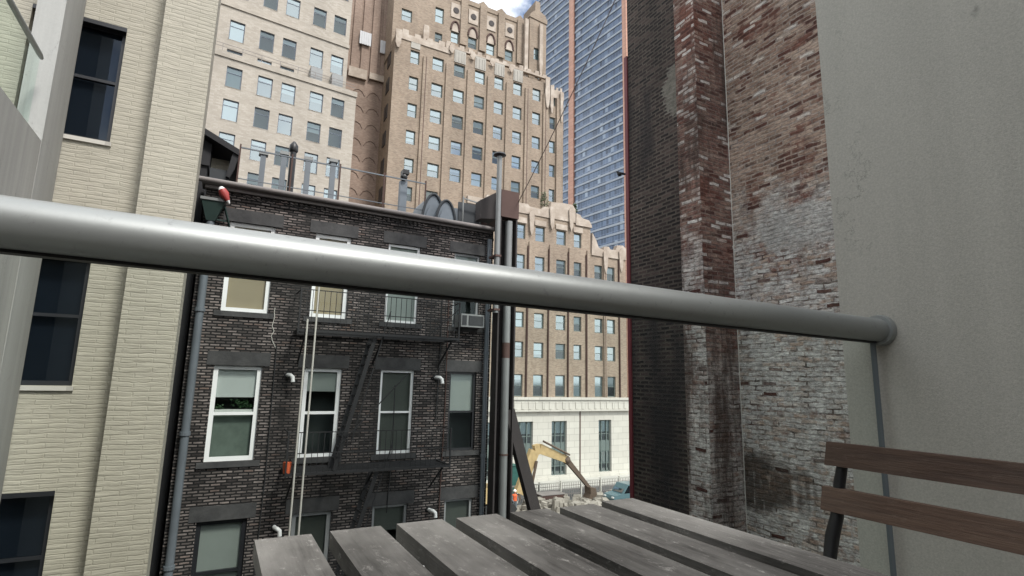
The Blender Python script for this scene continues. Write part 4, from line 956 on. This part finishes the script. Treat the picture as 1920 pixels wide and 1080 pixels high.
# ================================================================== GLASS TOWER
TA = Vector((125, 145.2, 0)); TD = Vector((-.115, 1, 0)).normalized(); TN = Vector((-TD.y, TD.x, 0))
t = thing('glass_tower', 'tall blue glass skyscraper with salmon stone strips, behind the brick tower', 'skyscraper', (TA.x, TA.y, 0), rz=math.atan2(TD.y, TD.x))
L = 62.0; TT = CZ+180.0
# local: x along the facade (0 = near corner), -? the visible face looks to local +y
part('curtain_wall', 'tower_glass', t, lambda b: b.box(0, L, -30, 0, 0, TT), local=True)
def bands(b):
    z = 2.0
    while z < TT-.5:
        b.box(1.6, L, .003, .25, z, z+.8); z += 3.5
part('spandrel_band', 'spandrel', t, bands, local=True)
part('stone_strip', 'pink_stone', t, lambda b: (b.box(-.6, 1.55, -.5, .7, 0, TT), b.box(29.6, 32.7, .003, .7, 0, TT)), local=True)

# ================================================================== RED BRICK BUILDING FAR RIGHT
t = thing('far_brick_building', 'sliver of a far reddish brick building beside the maroon wall corner', 'building', (66, 75, 0))
part('wall', 'red_far', t, lambda b: b.box(.848*75, .93*75, 75, 95, 0, CZ+.2*75))
part('sign_board', 'white_plastic', t, lambda b: b.box(.856*75, .862*75, 74.9, 74.99, CZ+.05*75, CZ+.1*75))

# ================================================================== STREET
g = MB(); g.face(((-1500, -1500, 0), (1500, -1500, 0), (1500, 1500, 0), (-1500, 1500, 0)))
tag(g.build('ground', 'asphalt'), None, None, kind='structure')
g = MB(); g.box(15, 62, 51.5, 55.85, 0, .14); tag(g.build('pavement', 'sidewalk'), kind='structure')
g = MB(); g.box(10, 60, 37, 46.5, .004, .05); tag(g.build('site_ground', 'rubble'), kind='structure')

def excav():
    Yx = 45.0
    P = lambda px, py: PY(px, py, Yx)
    t = thing('excavator', 'dusty yellow excavator with its bent boom raised over the building site', 'excavator', (21, Yx, 0))
    A, B, Cc, D = P(972, 925), P(1004, 838), P(1062, 862), P(1106, 916)
    def beam(b, p, q, w0, w1, th=.5):
        t_ = (q-p).normalized(); n = t_.cross(Vector((0, 1, 0))).normalized(); y = Vector((0, th/2, 0))
        b.hexa([p+n*w0-y, p-n*w0-y, p-n*w0+y, p+n*w0+y], [q+n*w1-y, q-n*w1-y, q-n*w1+y, q+n*w1+y])
    def boom(b):
        beam(b, A, B+(A-B)*.08, .42, .48); beam(b, B+(A-B)*.078, B+(Cc-B)*.12, .48, .45, .49); beam(b, B+(Cc-B)*.118, Cc, .45, .3)
    part('boom', 'yellow', t, boom, bevel=.05)
    part('stick', 'yellow_dark', t, lambda b: (beam(b, Cc+(Cc-D)*.12, D, .26, .14, .35), b.ball(Cc, .42)), bevel=0)
    part('cylinder', 'yellow_dark', t, lambda b: (b.tube([B+Vector((.6, -.4, .55)), Cc+Vector((.1, -.4, .5))], .1, 10), b.tube([A.lerp(B, .1)+Vector((.8, -.4, -.6)), A.lerp(B, .75)+Vector((.35, -.4, -.2))], .13, 10)))
    part('bucket', 'yellow_dark', t, lambda b: b.prism([(D.x-.3, D.z+.2), (D.x+.35, D.z+.1), (D.x+.5, D.z-.5), (D.x+.1, D.z-.95), (D.x-.5, D.z-.8), (D.x-.25, D.z-.4)], Yx-.5, Yx+.5))
    cx_ = A.x-2.9
    part('boom_foot', 'yellow_dark', t, lambda b: b.box(cx_+.9, A.x+.1, Yx-.3, Yx+.3, .9, 1.35), bevel=.04)
    part('upper_body', 'yellow', t, lambda b: b.box(cx_-2.6, cx_+1.0, Yx-1.3, Yx+1.3, 1.1, 2.3), bevel=.1)
    c = part('cab', 'yellow', t, lambda b: b.prism([(cx_-.4, 2.32), (cx_+1.1, 2.32), (cx_+1.0, 3.3), (cx_+.5, 3.9), (cx_-.4, 3.9)], Yx-1.3, Yx-.3), bevel=.05)
    part('cab_window', 'dark_glass', c, lambda b: b.box(cx_-.2, cx_+.8, Yx-1.33, Yx-1.303, 2.7, 3.6))
    for yy in (-1.2, 1.2):
        part('track', 'tyre', t, lambda b: b.prism([(cx_-2.2, .1), (cx_+1.6, .1), (cx_+2.0, .5), (cx_+1.6, .95), (cx_-2.2, .95), (cx_-2.6, .5)], Yx+yy-.3, Yx+yy+.3), bevel=.05)
excav()

# worker in orange
def worker():
    p = PY(965, 925, 44.0); x, y, z = p.x, 44.0, 0.05
    me = bpy.data.meshes.new('person'); bm = bmesh.new()
    J = [((0, 0, .95), .15), ((0, 0, 1.2), .15), ((0, 0, 1.42), .16), ((0, 0, 1.52), .06), ((0, -.02, 1.66), .1), ((0, -.02, 1.76), .07),
         ((.1, 0, .9), .11), ((.12, -.06, .5), .075), ((.12, .05, .08), .055), ((.12, -.12, .04), .045),
         ((-.1, 0, .9), .11), ((-.13, .04, .5), .075), ((-.13, .1, .08), .055), ((-.13, -.06, .04), .045),
         ((.2, 0, 1.4), .07), ((.27, -.08, 1.15), .05), ((.2, -.28, 1.02), .04), ((.18, -.36, 1.0), .035),
         ((-.2, 0, 1.4), .07), ((-.29, -.05, 1.14), .05), ((-.24, -.25, .98), .04), ((-.22, -.33, .95), .035)]
    E_ = [(0, 1), (1, 2), (2, 3), (3, 4), (4, 5), (0, 6), (6, 7), (7, 8), (8, 9), (0, 10), (10, 11), (11, 12), (12, 13), (2, 14), (14, 15), (15, 16), (16, 17), (2, 18), (18, 19), (19, 20), (20, 21)]
    vs = [bm.verts.new(Vector(j[0])) for j in J]
    for a, b_ in E_: bm.edges.new((vs[a], vs[b_]))
    bm.to_mesh(me); bm.free()
    me.materials.append(M['pipe_grey'])
    o = bpy.data.objects.new('person', me); C.objects.link(o); o.location = (x, y, z); o.scale = (1.05,)*3
    sk = o.modifiers.new('skin', 'SKIN')
    for k_, j in enumerate(J): me.skin_vertices[0].data[k_].radius = (j[1], j[1])
    me.skin_vertices[0].data[0].use_root = True
    o.modifiers.new('sub', 'SUBSURF').levels = 1
    tag(o, 'construction worker in an orange vest standing behind the leaning black brace', 'person')
    b = MB(); b.tube([(x, y, z+1.0), (x, y, z+1.2), (x, y, z+1.45), (x, y, z+1.56)], [.2, .2, .235, .1], 14); b.build('vest', 'orange', o, smooth=True, local=False)
    b = MB(); b.tube([(x, y-.02, z+1.77), (x, y-.02, z+1.84), (x, y-.02, z+1.92)], [.15, .13, .05], 12); b.build('hard_hat', 'white_plastic', o, smooth=True)
    b = MB(); b.ball((x, y-.05, z+1.70), .105); b.build('face', 'skin', o, smooth=True)
worker()

# parked car, half hidden by the table
t = thing('parked_car', 'teal grey estate car parked by the building site, beside the maroon wall corner', 'car', (36.3, 43.4, 0))
bx, by = 36.3, 43.4
part('body', 'car_paint', t, lambda b: b.prism([(bx-1.9, .35), (bx+2.3, .35), (bx+2.35, .9), (bx+2.2, 1.05), (bx+1.6, 1.86), (bx-.3, 1.9), (bx-.95, 1.1), (bx-1.85, .95), (bx-1.98, .7)], by-.85, by+.85), bevel=.07, smooth=True)
part('window_glass', 'dark_glass', t, lambda b: b.prism([(bx-.75, 1.12), (bx+1.75, 1.12), (bx+1.5, 1.76), (bx-.25, 1.79)], by-.88, by-.856))
part('windscreen', 'dark_glass', t, lambda b: b.hexa([(bx-.93, by-.7, 1.16), (bx-.93, by+.7, 1.16), (bx-.33, by+.65, 1.72), (bx-.33, by-.65, 1.72)], [(bx-.96, by-.7, 1.18), (bx-.96, by+.7, 1.18), (bx-.36, by+.65, 1.74), (bx-.36, by-.65, 1.74)]))
for wx_ in (bx-1.2, bx+1.5):
    for sy in (-.82, .82):
        part('wheel', 'tyre', t, lambda b: b.tube([(wx_, by+sy-.1, .33), (wx_, by+sy+.1, .33)], .33, 18))
for sy in (-.6, .6): part('headlight', 'white_plastic', t, lambda b: b.box(bx-2.0, bx-1.93, by+sy-.15, by+sy+.15, .72, .86))
# site fence, concrete blocks, rubble
t = thing('site_fence', 'low pale timber and mesh barrier along the building site', 'fence', (32, 47.5, 0))
part('top_rail', 'sidewalk', t, lambda b: b.box(24, 44, 47.46, 47.54, 1.5, 1.62))
part('mesh_panel', 'roof_metal', t, lambda b: [b.box(24+q*.22, 24+q*.22+.05, 47.49, 47.51, .05, 1.5) for q in range(90)]+[b.box(24, 44, 47.485, 47.515, zz, zz+.05) for zz in (.4, .8, 1.2)])
for q in range(9): part('post', 'conduit', t, lambda b: b.box(24+q*2.5-.06, 24+q*2.5+.06, 47.4, 47.6, 0, 1.75))
def rub(b):
    rr_ = random.Random(21)
    for q in range(420):
        x, y = rr_.uniform(20, 42), rr_.uniform(38.5, 46.5)
        s = rr_.uniform(.08, .42); h = .5*math.exp(-((x-29)/4)**2)+.35*math.exp(-((x-37)/3)**2)
        vs = b.box(x-s, x+s*rr_.uniform(.4, 1), y-s, y+s*.7, .05, .08+h*rr_.uniform(.3, 1.6)+s*.5)
        rm = Matrix.Rotation(rr_.uniform(0, 3), 3, 'Z') @ Matrix.Rotation(rr_.uniform(-.4, .4), 3, 'X')
        c = Vector((x, y, .1))
        for v in vs: v.co = rm @ (v.co-c)+c
tag(part('rubble', 'rubble', None, rub), 'broken concrete rubble over the building site ground', 'rubble', kind='stuff')
for (px, col, lab) in ((1030, 'rust', 'rust brown skip bin on the site, under the excavator arm'), (946, 'green_tarp', 'dark green sheeted load seen left of the leaning brace')):
    p = PY(px, 925, 46.2 if px > 1000 else 50.5); yy = p.y; h_ = .9 if px > 1000 else 3.0
    g = thing('skip_bin' if px > 1000 else 'covered_load', lab, 'skip' if px > 1000 else 'load', (p.x, yy, 0))
    part('tub', col, g, lambda b: b.prism([(p.x-1.0, .06), (p.x+1.0, .06), (p.x+1.3, h_), (p.x-1.3, h_)], yy-.7, yy+.7), bevel=.04)
    part('rim', 'roof_metal' if px > 1000 else 'green_tarp', g, lambda b: b.box(p.x-1.35, p.x+1.35, yy-.75, yy+.75, h_+.002, h_+.08))

# ================================================================== LIGHT
sd = bpy.data.lights.new('sun', 'SUN'); so = bpy.data.objects.new('sun', sd); C.objects.link(so)
SE, SA = R(52), R(162)                    # elevation; compass bearing from +Y, clockwise
sd.energy = 2.0; sd.angle = R(11); sd.color = (1, .97, .93)
dirv = Vector((math.sin(SA)*math.cos(SE), math.cos(SA)*math.cos(SE), math.sin(SE)))
so.rotation_euler = dirv.to_track_quat('Z', 'Y').to_euler(); so.location = (0, -20, 60)
wd = bpy.data.worlds.new('World'); bpy.context.scene.world = wd; wd.use_nodes = True
nt = wd.node_tree; nt.nodes.clear()
out = nt.nodes.new('ShaderNodeOutputWorld'); bg = nt.nodes.new('ShaderNodeBackground'); bg.inputs[1].default_value = .1
sky = nt.nodes.new('ShaderNodeTexSky'); sky.sky_type = 'NISHITA'; sky.sun_disc = False; sky.sun_elevation = SE; sky.sun_rotation = SA
sky.air_density = 1.0; sky.dust_density = 1.5
tc = nt.nodes.new('ShaderNodeTexCoord'); ns = nt.nodes.new('ShaderNodeTexNoise'); nt.links.new(tc.outputs['Generated'], ns.inputs['Vector'])
ns.inputs['Scale'].default_value = 3.2; ns.inputs['Detail'].default_value = 8; ns.inputs['Roughness'].default_value = .58
rp = nt.nodes.new('ShaderNodeValToRGB'); rp.color_ramp.elements[0].position = .40; rp.color_ramp.elements[1].position = .52
nt.links.new(ns.outputs[0], rp.inputs[0])
mx = nt.nodes.new('ShaderNodeMix'); mx.data_type = 'RGBA'; nt.links.new(rp.outputs[0], mx.inputs[0]); nt.links.new(sky.outputs[0], mx.inputs[6]); mx.inputs[7].default_value = (12, 12.2, 12.4, 1)
nt.links.new(mx.outputs[2], bg.inputs[0]); nt.links.new(bg.outputs[0], out.inputs[0])

sc = bpy.context.scene
sc.view_settings.view_transform = 'Standard'; sc.view_settings.look = 'None'; sc.view_settings.exposure = .88; sc.view_settings.gamma = 1
sc.cycles.max_bounces = 8; sc.cycles.transparent_max_bounces = 16; sc.cycles.glossy_bounces = 4; sc.cycles.diffuse_bounces = 4
sc.cycles.caustics_reflective = False; sc.cycles.caustics_refractive = False
sc.cycles.use_denoising = True
